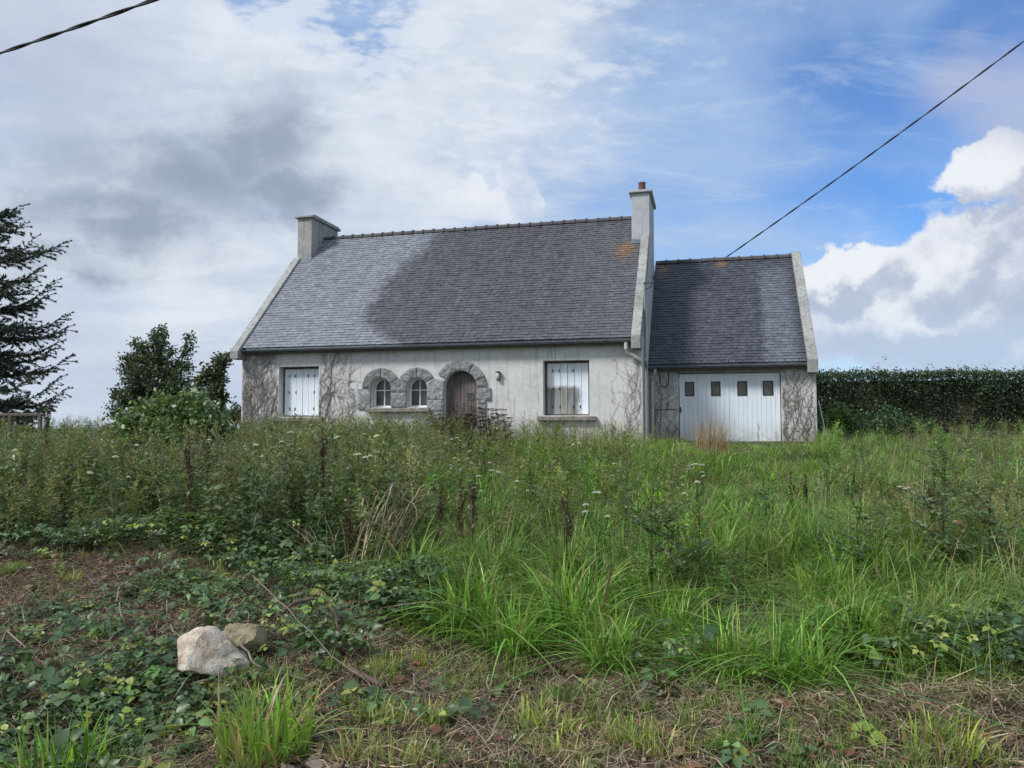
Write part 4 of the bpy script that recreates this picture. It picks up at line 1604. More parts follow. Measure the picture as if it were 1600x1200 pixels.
def meadow(x, y, cid, cxy, hmul, seg, wmul):
    """grass blades at x, y; blades of one clump share its lean, height and tone"""
    z, px, py, tall, cap = info(x, y)
    clump2 = fbm2(x, y, 4.5, 5)
    right = np.interp(px, [200, 560, 720, 900], [0.06, 0.22, 0.8, 1.0])
    keep = (tall > -6 + RNG.normal(0, 6, len(x))) & free(x, y) & (RNG.random(len(x)) < right * (1 - .35 * np.interp(px, [1350, 1500], [0, 1])))
    x, y, z, px, tall, cap, clump2, cid = [q[keep] for q in (x, y, z, px, tall, cap, clump2, cid)]
    N = len(x)
    r_ = np.random.default_rng(3)
    nc = int(cid.max()) + 1
    ch, ct, cl, cs = r_.uniform(.45, 1.3, nc), r_.random(nc), r_.uniform(.6, 1.9, nc), r_.random(nc)
    h = RNG.uniform(0.20, 0.52, N) * ch[cid] * np.clip(0.45 + tall / 90, 0.45, 1) * hmul * (.62 + .76 * fbm2(x, y, 1.1, 71))
    h = np.minimum(h, np.maximum(cap, 0.10) * RNG.uniform(.7, 1.05, N))
    col = pal(GREEN, N, .16) * (.60 + .65 * ct[cid])[:, None]
    lime = (cs[cid] > .8)[:, None] * .45
    col = col * (1 - lime) + pal(LIME, N, .15) * .9 * lime
    dull = np.clip(np.interp(y, [9, 18], [0, .18]) + np.interp(px, [1250, 1480], [0, .35]) + (clump2 - .6) * .7, 0, 1)[:, None]
    col = col * (1 - dull) + pal(OLIVE, N) * 1.1 * dull
    st_ = RNG.random(N) < np.clip(0.02 + 0.12 * (clump2 - .4), .015, .15)
    col[st_] = pal(STRAW, int(st_.sum()))
    az = np.arctan2(y - cxy[cid, 1], x - cxy[cid, 0]) + RNG.normal(0, .6, N)
    wind = fbm2(x, y, .8, 8) * 6.28
    az = np.where(RNG.random(N) < .35, wind + RNG.normal(0, .5, N), az)
    blades(acc, np.stack([x, y, z - .02], 1), h, RNG.gamma(5.0, .0020, N) * wmul * np.interp(y, [5, 15], [1.0, 1.3]), az, RNG.gamma(3.0, 0.27, N) * cl[cid], col, seg, col * np.array([1.28, 1.18, 1.0]), .5)


# tufts: blades springing from common roots
NC = 2600
cx_, cy_ = wedge(NC, 4.3, 22.5, 1.25)
nb = (70 * np.interp(cy_, [4, 7, 14], [1.25, 1.0, .65]) * RNG.uniform(.5, 1.6, NC)).astype(int)
cid = np.repeat(np.arange(NC), nb)
an = RNG.uniform(0, 6.28, len(cid)); rd = np.abs(RNG.normal(0, .085, len(cid)))
meadow(cx_[cid] + np.cos(an) * rd, cy_[cid] + np.sin(an) * rd, cid, np.stack([cx_, cy_], 1), 1.12, 4, 1.0)
# lower grass filling between them
x, y = wedge(70000, 4.2, 23.5, 1.5)
d_ = np.floor(x * 2.2).astype(int) * 7919 + np.floor(y * 2.2).astype(int) * 104729
meadow(x, y, np.abs(d_) % 400, np.stack([RNG.uniform(-9, 9, 400), RNG.uniform(4, 22, 400)], 1), .72, 3, .9)
# seeding stalks above the grass
x, y = wedge(4200, 6.0, 22.0, 0.9)
z, px, py, tall, cap = info(x, y)
keep = (tall > 30) & free(x, y) & (RNG.random(len(x)) < .25 + .75 * fbm2(x, y, 1.2, 9)) & (px > 450)
x, y, z, cap = x[keep], y[keep], z[keep], cap[keep]
N = len(x)
h = np.minimum(RNG.uniform(.45, .95, N), np.maximum(cap, .1) * RNG.uniform(.75, 1.06, N))
blades(acc, np.stack([x, y, z], 1), h, RNG.uniform(.004, .008, N), RNG.uniform(0, 6.28, N), RNG.uniform(.05, .45, N), pal([(0.20, 0.17, 0.085), (0.14, 0.14, 0.06), (0.27, 0.22, 0.13)], N), 3)
# bent and fallen stems lying across the grass
xb, yb = wedge(5200, 5.0, 20.0, 1.1)
zb, pxb, pyb, tb, cb = info(xb, yb)
kb = (tb > 20) & free(xb, yb, .3) & (RNG.random(len(xb)) < .15 + fbm2(xb, yb, 1.4, 91))
xb, yb, zb, cb = xb[kb], yb[kb], zb[kb], cb[kb]
hb = np.minimum(RNG.uniform(.35, .75, len(xb)), np.maximum(cb, .1))
blades(acc, np.stack([xb, yb, zb], 1), hb, RNG.uniform(.003, .007, len(xb)), RNG.uniform(0, 6.28, len(xb)), RNG.uniform(.9, 2.4, len(xb)), pal([(0.30, 0.25, 0.13), (0.19, 0.16, 0.08), (0.16, 0.20, 0.06), (0.12, 0.085, 0.055)], len(xb)), 4, None, .45)
k = 3
for j in range(k):
    tz = h * RNG.uniform(.78, 1.0, N)
    blades(acc, np.stack([x + RNG.normal(0, .02, N), y + RNG.normal(0, .02, N), z + tz], 1), np.full(N, .06), RNG.uniform(.004, .010, N), RNG.uniform(0, 6.28, N), RNG.uniform(.2, 1.1, N), pal([(0.22, 0.17, 0.12), (0.28, 0.22, 0.15), (0.17, 0.14, 0.10)], N), 2)
o = acc.build('meadow_grass', M['leaf'])
tag(o, 'long uncut green grass rising to the house front', 'grass', kind='stuff')

# ------------------------------------------------------------------ weeds
acc = ACC()


def weeds(N0, d0, d1, p, templates, prob, hmin, hmax, cols, wid=(0.8, 1.15), jit=.2):
    x, y = wedge(N0, d0, d1, p)
    z, px, py, tall, cap = info(x, y)
    k = (tall > 4) & free(x, y, .12) & (RNG.random(N0) < prob(x, y, px, py, tall))
    x, y, z, px, cap, tall = x[k], y[k], z[k], px[k], cap[k], tall[k]
    N = len(x)
    h = RNG.uniform(hmin, hmax, N) * np.clip(.35 + tall / 75, .35, 1) * (.70 + .5 * fbm2(x, y, 1.9, 61))
    h = np.minimum(h, np.maximum(cap, .06) * np.where(RNG.random(N) < .10, RNG.uniform(1.0, 1.2, N), RNG.uniform(.55, 1.02, N)))
    col = pal(cols, N, jit)
    s = RNG.uniform(*wid, N)
    ti = RNG.integers(0, len(templates), N)
    for i, tm in enumerate(templates):
        q = ti == i
        inst(acc, tm, np.stack([x, y, z - .02], 1)[q], RNG.uniform(0, 6.28, int(q.sum())), np.stack([s * np.sqrt(h), s * np.sqrt(h), h], 1)[q], col[q], RNG.normal(0, .20, int(q.sum())))


LEFT = lambda px: np.interp(px, [480, 640, 760], [1, .55, 0.0])
MIDW = lambda px: np.interp(px, [480, 620, 1000, 1080], [0, .9, .6, .0])
RIGHT = lambda px: np.interp(px, [1000, 1200, 1380, 1500], [.03, .10, .45, .9])
n_ = lambda x, y, s: fbm2(x, y, 1.3, s)
nc_ = lambda x, y, s: np.clip((fbm2(x, y, 1.5, s) - .42) * 4.0, 0.03, 1.25)
weeds(3400, 7.4, 26, 1.6, T_LEAFY, lambda x, y, px, py, t: LEFT(px) * (.35 + .8 * n_(x, y, 20)), .75, 1.25, DARKG)
weeds(1500, 7.4, 20, 1.7, T_BROAD, lambda x, y, px, py, t: LEFT(px) * (.2 + .9 * n_(x, y, 21)) * (t < 150), .4, .95, DARKG)
weeds(2100, 8.6, 27, 1.4, T_SEED, lambda x, y, px, py, t: LEFT(px) * (.3 + .8 * n_(x, y, 22)), .9, 1.3, OLIVE)
weeds(1700, 8.0, 24, 1.4, T_FINE, lambda x, y, px, py, t: LEFT(px) * (.3 + .8 * n_(x, y, 23)), .8, 1.25, OLIVE)
weeds(900, 14.5, 23, .8, T_LEAFY + T_FINE + T_SEED, lambda x, y, px, py, t: np.interp(px, [350, 420, 960, 1040], [0, 1, .9, 0]), .8, 1.25, PALEW)
weeds(2300, 6.6, 23, 1.2, T_LEAFY + T_FINE, lambda x, y, px, py, t: MIDW(px) * nc_(x, y, 24), .5, 1.0, PALEW + GREEN[1:2])
weeds(1100, 8.5, 23, 1.1, T_SEED, lambda x, y, px, py, t: MIDW(px) * nc_(x, y, 25), .7, 1.05, OLIVE)
weeds(500, 8.5, 16, 1.2, T_YELLOW, lambda x, y, px, py, t: MIDW(px) * nc_(x, y, 26), .5, .9, GREEN)
weeds(3000, 7.5, 32, 1.2, T_FINE + T_SEED + T_LEAFY, lambda x, y, px, py, t: RIGHT(px) * nc_(x, y, 27), .45, .95, OLIVE + DARKG[3:])
weeds(1900, 5.0, 14, 1.2, T_BROAD + T_LEAFY[:2], lambda x, y, px, py, t: np.interp(px, [600, 1000, 1600], [.40, .4, .6]) * (n_(x, y, 28) > .52), .16, .42, DARKG[3:] + GREEN[:2] + GREEN[3:])
weeds(1500, 6.0, 20, 1.3, T_FINE[:2] + T_LEAFY[2:4], lambda x, y, px, py, t: np.interp(px, [640, 760, 1350, 1450], [0, .8, .8, .3]) * nc_(x, y, 29), .25, .55, GREEN + PALEW)
weeds(700, 13, 32, .8, T_BROAD + T_LEAFY, lambda x, y, px, py, t: (px > 1285) * .8, .35, .8, GREEN)
print('weeds', acc.tris())
o = acc.build('weeds', M['leaf'])
tag(o, 'thick stand of tall leafy and seeding weeds before the house', 'weeds', kind='stuff')

# ------------------------------------------------------------------ bramble carpet
acc = ACC()


def in_blob(px, py, blobs):
    m = np.zeros(len(px))
    for bx, by, rx, ry, s in blobs:
        m = np.maximum(m, s * np.clip(1.6 * (1 - np.hypot((px - bx) / rx, (py - by) / ry)), 0, 1))
    return m


BR = [(470, 905, 270, 75, 1.0), (620, 940, 110, 70, 1.0), (150, 845, 330, 40, 1.0), (420, 870, 260, 50, 1.0), (90, 1120, 260, 120, .72), (260, 1080, 190, 90, .70), (150, 1000, 190, 80, .42),
      (330, 940, 160, 60, .8), (520, 1010, 120, 50, .35), (1570, 1030, 110, 60, .6), (1420, 1040, 90, 50, .25), (800, 1060, 300, 40, .06), (1050, 1060, 120, 40, .35), (250, 950, 120, 40, .4),
      (640, 1120, 200, 60, .12), (1250, 1180, 200, 60, .05), (1590, 880, 70, 70, .35), (1500, 790, 90, 40, .3)]
x, y = wedge(60000, 3.4, 12.5, 1.4)
z, px, py, tall, cap = info(x, y)
m = in_blob(px, py, BR)
m = m * (1 - in_blob(px, py, [(326, 1085, 75, 45, .85), (390, 1045, 50, 30, .7)]))
k = (RNG.random(len(x)) < m * (.30 + .8 * fbm2(x, y, 2.4, 31)))
x, y, z, m, px, py, tall = x[k], y[k], z[k], m[k], px[k], py[k], tall[k]
N = len(x)
mound = .07 + .26 * m * fbm2(x, y, 1.5, 32) + np.where(tall > -5, .16, 0)
hz = z + mound * RNG.uniform(.15, 1.0, N) ** .6
col = pal([(0.060, 0.112, 0.042), (0.080, 0.142, 0.052), (0.044, 0.086, 0.036), (0.105, 0.172, 0.060)], N, .22)
lm = RNG.random(N) < .08
col[lm] = pal(LIME, int(lm.sum()))
ti = RNG.integers(0, len(T_BRAM), N)
sz = np.clip(RNG.gamma(7, .0082, N), .025, .12) * np.interp(y, [4, 8], [1.15, .95])
for i, tm in enumerate(T_BRAM):
    q = ti == i
    inst(acc, tm, np.stack([x, y, hz], 1)[q], RNG.uniform(0, 6.28, int(q.sum())), sz[q], col[q], np.abs(RNG.normal(0.25, .35, int(q.sum()))))
# their canes
q = RNG.choice(N, 1500, replace=False)
blades(acc, np.stack([x, y, z], 1)[q], RNG.uniform(.18, .5, len(q)), np.full(len(q), .006), RNG.uniform(0, 6.28, len(q)), RNG.uniform(.6, 2.0, len(q)), pal([(0.10, 0.06, 0.045), (0.07, 0.075, 0.035), (0.14, 0.09, 0.06)], len(q)), 4)
print('bramble', acc.tris())
o = acc.build('bramble_carpet', M['leaf_gloss'])
tag(o, 'low dark green bramble leaves covering the left bank', 'brambles', kind='stuff')

# ------------------------------------------------------------------ mown strip: cut stems, hay, short grass
acc = ACC()
x, y = wedge(165000, 3.3, 8.6, 1.1)
z, px, py, tall, cap = info(x, y)
swath = np.exp(-((tall + 38) / 30.0) ** 2) * np.interp(px, [450, 600], [0, 1])
dens = np.where(tall < 8, .50 + .5 * fbm2(x, y, 3.2, 41), 0) * np.interp(px, [0, 450, 560], [.9, .8, 1]) + swath
far_l = np.interp(px, [330, 480], [1, 0]) * np.interp(py, [950, 1010], [1, 0])
dens = np.maximum(dens, far_l * 1.2 * (tall < 10))
dens *= 1 - .8 * in_blob(px, py, [(90, 1130, 240, 90, 1), (480, 900, 220, 40, 1)])
k = RNG.random(len(x)) < dens
x, y, z, sw, px, py = x[k], y[k], z[k], swath[k], px[k], py[k]
N = len(x)
lump = np.clip(fbm2(x, y, 4.5, 43) - .35, 0, 1) * 1.6
hz = z + RNG.uniform(0, 1, N) ** 1.3 * (.03 + .16 * sw * lump)
ln = .035 + RNG.gamma(2.0, .035, N)
red = np.interp(px, [0, 350], [.55, 0])[:, None] * np.interp(py, [860, 960], [1, 0.2])[:, None]
col = pal(THATCH, N, .25)
pale_ = (sw * np.clip(fbm2(x, y, 2.2, 44) * 1.8 - .5, 0, 1))[:, None]
col = col * (1 - pale_ * .55) + pal(THATCH[2:3] + THATCH[4:], N, .3) * pale_ * .55
col = col * (1 - red) + pal([(0.12, 0.060, 0.045), (0.20, 0.115, 0.085), (0.075, 0.04, 0.03)], N) * red
P = np.stack([x, y, hz], 1)
az = RNG.uniform(0, 6.28, N); el = RNG.normal(0.08, .28, N)
dv = np.stack([np.cos(az) * np.cos(el), np.sin(az) * np.cos(el), np.sin(el)], 1)
sv = np.stack([-np.sin(az), np.cos(az), RNG.normal(0, .5, N)], 1)
wv = RNG.uniform(.0009, .0026, N)[:, None]
bendv = np.stack([RNG.normal(0, .25, N), RNG.normal(0, .25, N), RNG.normal(.1, .25, N)], 1) * ln[:, None] * .4
V = np.stack([P - sv * wv, P + sv * wv, P + dv * ln[:, None] * .5 + bendv - sv * wv, P + dv * ln[:, None] * .5 + bendv + sv * wv, P + dv * ln[:, None]], 1)
q = np.array([(0, 1, 3), (0, 3, 2), (2, 3, 4)])
acc.add(V.reshape(-1, 3), (q[None] + (np.arange(N) * 5)[:, None, None]).reshape(-1, 3), np.repeat(col, 5, 0))
# fallen leaves and scraps
k2 = 16000
xs, ys = wedge(k2, 3.3, 8.6, 1.1)
zs, pxs, pys, ts, _c = info(xs, ys)
q2 = ts < 12
xs, ys, zs = xs[q2], ys[q2], zs[q2]
k2 = len(xs)
P = np.stack([xs, ys, zs + RNG.uniform(.005, .05, k2)], 1)
e = RNG.normal(0, 1, (k2, 3)) * (1, 1, .35); e /= np.linalg.norm(e, axis=1, keepdims=True)
f = np.cross(e, RNG.normal(0, .25, (k2, 3)) + (0, 0, 1)); f /= np.linalg.norm(f, axis=1, keepdims=True)
sz = RNG.gamma(3, .007, (k2, 1))
V = np.stack([P - e * sz, P + f * sz * .6, P + e * sz, P - f * sz * .6 + (0, 0, .004)], 1)
acc.add(V.reshape(-1, 3), (np.array([(0, 1, 2), (0, 2, 3)])[None] + (np.arange(k2) * 4)[:, None, None]).reshape(-1, 3),
        np.repeat(pal([(0.14, 0.085, 0.05), (0.085, 0.055, 0.038), (0.20, 0.14, 0.09), (0.10, 0.12, 0.05), (0.07, 0.10, 0.04), (0.17, 0.07, 0.05), (0.24, 0.21, 0.17)], k2, .25), 4, 0))
o = acc.build('cut_hay', M['dry'])
tag(o, 'brown and tan cut stems lying over the mown strip', 'cut hay', kind='stuff')

acc = ACC()
NT = 900
cx_, cy_ = wedge(NT, 3.4, 7.5, 1.0)
cz_, cpx, cpy, ct_, _c = info(cx_, cy_)
ok_ = (ct_ < -14) & (RNG.random(NT) < np.interp(-ct_, [15, 50, 90], [.10, .55, 1]) * np.interp(cpx, [0, 400, 600, 1600], [.25, .35, .9, 1.0]) * (.25 + 1.1 * fbm2(cx_, cy_, 2.0, 51)))
cx_, cy_ = cx_[ok_], cy_[ok_]
cid = np.repeat(np.arange(len(cx_)), (RNG.gamma(2.2, 26, len(cx_)) + 6).astype(int))
rd = np.abs(RNG.normal(0, 1, len(cid))) * RNG.uniform(.03, .11, len(cx_))[cid]
an = RNG.uniform(0, 6.28, len(cid))
x, y = cx_[cid] + np.cos(an) * rd, cy_[cid] + np.sin(an) * rd
x2, y2 = wedge(26000, 3.3, 7.5, 1.0)
z2, px2, py2, t2, _c = info(x2, y2)
q2 = (t2 < -12) & (RNG.random(len(x2)) < .55 * fbm2(x2, y2, 2.6, 53) * np.interp(px2, [0, 400, 600], [.5, .6, 1]))
pat = np.concatenate([RNG.uniform(.5, 1.1, len(cx_))[cid], np.full(int(q2.sum()), .2)])
x, y = np.concatenate([x, x2[q2]]), np.concatenate([y, y2[q2]])
z = gz(x, y)
N = len(x)
g = fbm2(x, y, 5, 52)[:, None]
col = pal(GREEN, N, .2) * (1 - g * .7) + pal(LIME, N, .2) * g * .6
sd = RNG.random(N) < .16
col[sd] = pal(STRAW, int(sd.sum()))
blades(acc, np.stack([x, y, z], 1), RNG.uniform(.04, .13, N) * (.6 + pat * .8), RNG.uniform(.003, .0065, N), RNG.uniform(0, 6.28, N), RNG.gamma(2.5, .24, N), col, 3)
o = acc.build('short_grass', M['leaf'])
tag(o, 'patchy short grass regrowing on the mown strip', 'grass', kind='stuff')


# ------------------------------------------------------------------ single plants
def place_mesh(name, arrays, mat, loc, rz=0.0, sc_=(1, 1, 1), label=None, cat=None, group=None):
    if isinstance(arrays, bpy.types.Mesh):
        o = bpy.data.objects.new(name, arrays); COL.objects.link(o)
    else:
        o = np_mesh(name, *arrays, mat)
    o.location = loc
    o.rotation_euler = (0, 0, rz)
    o.scale = sc_ if isinstance(sc_, tuple) else (sc_,) * 3
    return tag(o, label, cat, group)


def tussock(seed, n, h, lean, cols, w=.007, rad=.09, segs=5, straw=.06):
    global RNG
    keep_, RNG = RNG, np.random.default_rng(seed)
    a = ACC()
    an = RNG.uniform(0, 6.28, n); r_ = rad * np.sqrt(RNG.random(n))
    P = np.stack([np.cos(an) * r_, np.sin(an) * r_, np.full(n, -.02)], 1)
    az = an + RNG.normal(0, 1.1, n)
    col = pal(cols, n, .28)
    s_ = RNG.random(n) < straw
    col[s_] = pal(STRAW, int(s_.sum()))
    blades(a, P, h * RNG.beta(2.2, 1.6, n) * 1.15, RNG.gamma(4.0, .25, n) * w, az, lean * RNG.gamma(1.8, .55, n), col, segs, col * np.array([1.3, 1.2, 1.0]), .5)
    RNG = keep_
    return a.arrays()


tus_long = [tussock(60 + i, 300, .66, .95, GREEN, .0125, .20, 6) for i in range(3)]
tus_m = {}
GT_ = 'grass tussocks'
for i, (bx, by, s, lab) in enumerate([
        (735, 985, 1.0, 'long arching bright green grass tussock just right of the bramble patch'),
        (800, 1018, .85, 'arching grass tussock overhanging the mown strip, left of the largest one'),
        (900, 985, 1.15, 'largest bright arching grass tussock in the middle of the meadow edge'),
        (955, 1045, .8, 'low spreading grass tussock at the front of the meadow edge'),
        (1245, 1068, .95, 'yellow-green grass tussock at the meadow edge towards the right'),
        (1140, 1055, .8, 'spiky green grass tussock left of the yellow-green one at the edge'),
        (1345, 1020, .8, 'green grass tussock behind and right of the yellow-green tussock'),
        (1050, 1000, .75, 'dense green tussock in front of the dark sapling')]):
    p = gpt(bx, by)
    key = i % 3
    if key not in tus_m:
        o = place_mesh('grass_tussock', tus_long[key], M['leaf'], p, i * 1.3, s, lab, 'grass tussock', GT_)
        tus_m[key] = o.data
    else:
        place_mesh('grass_tussock', tus_m[key], M['leaf'], p, i * 1.3, s, lab, 'grass tussock', GT_)
# tall clump in the left foreground
place_mesh('grass_tussock', tussock(70, 300, .46, .45, GREEN[:3] + LIME[2:] + STRAW[:1], .012, .22), M['leaf'], gpt(412, 1185), .4, 1.0, 'tall upright bright grass clump in the foreground below the pale rock', 'grass tussock', GT_)
place_mesh('grass_tussock', tussock(71, 150, .36, .5, GREEN, .011, .2), M['leaf'], gpt(95, 1215), .9, 1.0, 'grass clump at the bottom left corner beside brambles', 'grass tussock', GT_)
sh_me = [bpy.data.meshes.new('x') for _ in range(0)]
short = [tussock(80 + i, 150, .18, .6, LIME[2:] + LIME[:1] + GREEN[2:3] + STRAW[:1], .0068, .12, 4, .15) for i in range(3)]
sm = {}
for i, (bx, by, s, lab) in enumerate([
        (600, 1050, .95, 'thin upright yellowish grass tuft on bare soil beside the brambles'),
        (640, 1035, .8, 'small pale grass tuft in the cut hay, leftmost of a pair'),
        (668, 1048, .8, 'small pale grass tuft in the cut hay, right one of a pair'),
        (290, 912, 1.1, 'yellow grass tuft among dark bramble leaves above the rocks'),
        (110, 908, .9, 'small yellow grass tuft on the brown cut ground at left'),
        (350, 912, .8, 'yellow grass tuft just right of the larger one above the rocks'),
        (585, 1130, 1.0, 'green-yellow tuft on the mown strip below the twigs'),
        (655, 1135, 1.0, 'mid-strip grass tuft left of the twin bright tufts'),
        (815, 1135, 1.15, 'bright tuft on the mown strip, left of twin tufts'),
        (862, 1148, 1.2, 'bright tuft on the mown strip, right of twin tufts'),
        (985, 1160, 1.1, 'lime tuft on the lower mown strip, nearest the centre right'),
        (1035, 1178, 1.2, 'broad lime tuft at the bottom edge right of centre'),
        (1480, 1180, 1.5, 'straw-yellow grass tuft near the bottom right corner'),
        (870, 1190, .9, 'low lime tuft at the bottom edge below the twin tufts'),
        (620, 1195, 1.0, 'yellowish tuft at the bottom edge left of centre'),
        (560, 1185, 1.0, 'yellowish tuft at the bottom edge beside the tall clump')]):
    k = i % 3
    if k not in sm:
        sm[k] = place_mesh('grass_tuft', short[k], M['leaf'], gpt(bx, by), i * .9, s, lab, 'grass tuft', 'short grass tufts on the mown strip').data
    else:
        place_mesh('grass_tuft', sm[k], M['leaf'], gpt(bx, by), i * .9, s, lab, 'grass tuft', 'short grass tufts on the mown strip')

# dry straw tuft before the garage door
place_mesh('straw_tuft', tussock(90, 500, 1.15, .30, STRAW + [(0.26, 0.18, 0.12)], .008, .42, 4), M['dry'], at(1112, 688, 18.6) * 1.0 if False else Vector((at(1112, 690, 18.6).x, 18.6, float(gz(at(1112, 690, 18.6).x, 18.6)))), 0, 1.0,
           'tuft of tall dry straw-coloured grass before the garage door', 'dry grass')


def on_ground(px, Y):
    p = at(px, 660, Y)
    return Vector((p.x, Y, float(gz(p.x, Y))))


def top_at(px, py, hgt):
    """where a plant of that height must stand for its top to reach a pixel"""
    Y = 9.0
    for _ in range(40):
        p = at(px, py, Y)
        e = p.z - float(gz(p.x, Y)) - hgt
        Y += e * 6
        Y = min(max(Y, 5.0), 21)
    return on_ground(px, Y), Y


# white umbels
um = [tm_umbel(i, (0.50, 0.50, 0.43), hr=.026 + .010 * (i % 3), nheads=2 + i % 3) for i in range(4)]
um_me = [None] * 4
UML = 'white flat-topped umbel flower standing among the tall meadow weeds'
for i, (bx, by) in enumerate([(740, 672), (714, 682), (719, 687), (745, 688), (763, 661), (660, 658), (712, 713), (737, 721), (765, 720), (768, 732), (748, 741), (808, 748), (829, 674), (648, 685), (632, 696),
                              (922, 700), (1075, 729), (1086, 722), (1096, 724), (1088, 748), (1377, 712), (1403, 757), (932, 765), (215, 692), (182, 709), (327, 684),
                              (570, 676), (686, 672), (700, 655), (905, 690), (960, 722), (880, 668), (600, 690), (560, 705), (455, 672), (400, 690)]):
    hgt = random.uniform(.62, .95) if bx > 560 else random.uniform(1.0, 1.2)
    p, Y = top_at(bx, by, hgt)
    k = i % 4
    hh = at(bx, by, Y).z - p.z
    lab = 'white umbel flower among dark weeds at left, below the shrub and hedge line' if bx < 480 else ('white umbel flower in the weeds below the arched windows and door' if bx < 840 else ('white umbel flower in the grass between right shutter and garage door' if bx < 1200 else 'white umbel flower in the grass below the garage corner and hedge'))
    o = place_mesh('umbel_flower', um_me[k] or um[k], M['leaf'], p, i * 1.1, (max(hh, .5) * 1.0,) * 3, lab.replace('shrub and hedge line', 'light green shrub'), 'wild flower', 'white umbel flowers')
    um_me[k] = o.data

# spent dock stalks
dk = [tm_dock(i) for i in range(3)]
dk_me = [None] * 3
for i, (bx, by, hgt, lab) in enumerate([
        (509, 668, 1.25, 'tall dark seeding dock stalk in line with the first arched window'),
        (300, 682, 1.2, 'dark dock stalk below the small thin tree, the more left of two'),
        (326, 664, 1.25, 'dark dock stalk below the small thin tree, the more right of two'),
        (738, 742, .98, 'dark brown dock stalk with a rusty top below the arched door'),
        (724, 752, .92, 'dark brown dock stalk close left of the rusty-topped one'),
        (548, 772, .85, 'short dark dock stalk left of the dry cane clump'),
        (687, 765, .8, 'dark dock stalk midway between dry canes and rusty-topped stalk'),
        (884, 765, .85, 'dark bristly stalk standing alone in the grass below the right shutter'),
        (1232, 735, .8, 'dark leaning stalk in the grass below the garage, left of two'),
        (1262, 742, .8, 'dark stalk in the grass below the garage, right of two'),
        (72, 628, 1.5, 'tall seeding stalk rising above the weeds beside the wooden rail'),
        (1448, 735, .9, 'dark stalk among the weeds below the long hedge')]):
    p, Y = top_at(bx, by, hgt)
    k = i % 3
    o = place_mesh('dock_stalk', dk_me[k] or dk[k], M['dry'], p, i * .7, (1.0, 1.0, max(.4, at(bx, by, Y).z - p.z)), lab, 'dock plant', 'spent dock stalks')
    o.rotation_euler = (random.gauss(0, .05), random.gauss(0, .05), i)
    dk_me[k] = o.data


# leafy saplings and dark weeds standing out of the grass
def sapling(seed, nleaf, lln, lwd, cols, nbr, spread, tipc=None):
    r_ = np.random.default_rng(seed)
    a = ACC()
    tv, tt, tcol = tm_forb(seed, nleaf, lln, lwd, (0.6, 0.55, 0.5), (1, 1, 1), nbr, spread=spread, pm=.22)
    lc = np.array(cols)[r_.integers(0, len(cols), len(tv) // 4 + 1)]
    lc = np.repeat(lc, 4, 0)[:len(tv)]
    c_ = tcol * lc
    if tipc is not None:
        top_ = (tv[:, 2] > .62) & (np.repeat(r_.random(len(tv) // 4 + 1), 4)[:len(tv)] < .5)
        c_[top_] = np.array(tipc)
    a.add(tv, tt, c_)
    return a.arrays()


for i, (bx, by, hgt, wd, kind, lab, cat) in enumerate([
        (1022, 748, .95, 1.1, 0, 'dark leafy sapling rising from bright grass below the right wall', 'sapling'),
        (1050, 770, .85, 1.0, 0, 'second dark sapling growing close beside the taller one', 'sapling'),
        (1092, 788, .62, 1.0, 1, 'sapling sprig with orange autumn leaves beside the dark saplings', 'sapling'),
        (884, 790, .72, .8, 2, 'dark prickly thistle standing in the middle of the meadow', 'thistle'),
        (868, 800, .65, .8, 2, 'shorter dark thistle just left of the thistle in mid meadow', 'thistle'),
        (1190, 745, .8, 1.2, 0, 'dark weed bush among pale grass in front of garage', 'weed'),
        (1470, 690, .95, 1.6, 0, 'dark leafy bush in the weeds below the hedge at right', 'shrub'),
        (1455, 745, .95, 1.4, 0, 'dark bushy weed in front of the leafy bush at right', 'shrub'),
        (1345, 775, .85, 1.3, 0, 'dark green weed bush right of the open grass', 'weed'),
        (1545, 760, .9, 1.4, 3, 'weedy bush with reddish leaves near the right edge', 'shrub'),
        (870, 655, .95, .9, 2, 'dark weed reaching up in front of the right shutter sill', 'weed'),
        (958, 650, .9, .9, 2, 'seeding dark weed in front of the right end of the house wall', 'weed'),
        (1185, 660, .62, .6, 2, 'thin dark weed standing against the white garage door', 'weed'),
        (1213, 672, .5, .6, 2, 'small dark weed at the foot of the garage door', 'weed')]):
    if kind == 0: ar = sapling(100 + i, 420, .07, .034, DARKG + OLIVE[:2], 22, .34)
    elif kind == 1: ar = sapling(100 + i, 110, .085, .05, DARKG[3:] + GREEN[1:2] + [(0.20, 0.15, 0.04)], 7, .28, (0.27, 0.15, 0.035))
    elif kind == 2: ar = sapling(100 + i, 170, .08, .022, DARKG[:3], 9, .14)
    else: ar = sapling(100 + i, 300, .07, .036, DARKG + OLIVE[:2] + DARKG + [(0.17, 0.06, 0.05)], 12, .34)
    p, Y = top_at(bx, by, hgt)
    if by < 680 and bx > 840:
        p = on_ground(bx, 19.2 if bx < 1000 else 20.6); Y = p.y
    hh = max(.4, at(bx, by, Y).z - p.z)
    nm = 'sapling' if kind in (0, 1) and cat == 'sapling' else ('thistle' if cat == 'thistle' else ('shrub' if cat == 'shrub' else 'weed_plant'))
    o = place_mesh(nm, ar, M['leaf'], p, i, (wd * math.sqrt(hh), wd * math.sqrt(hh), hh), lab, cat)

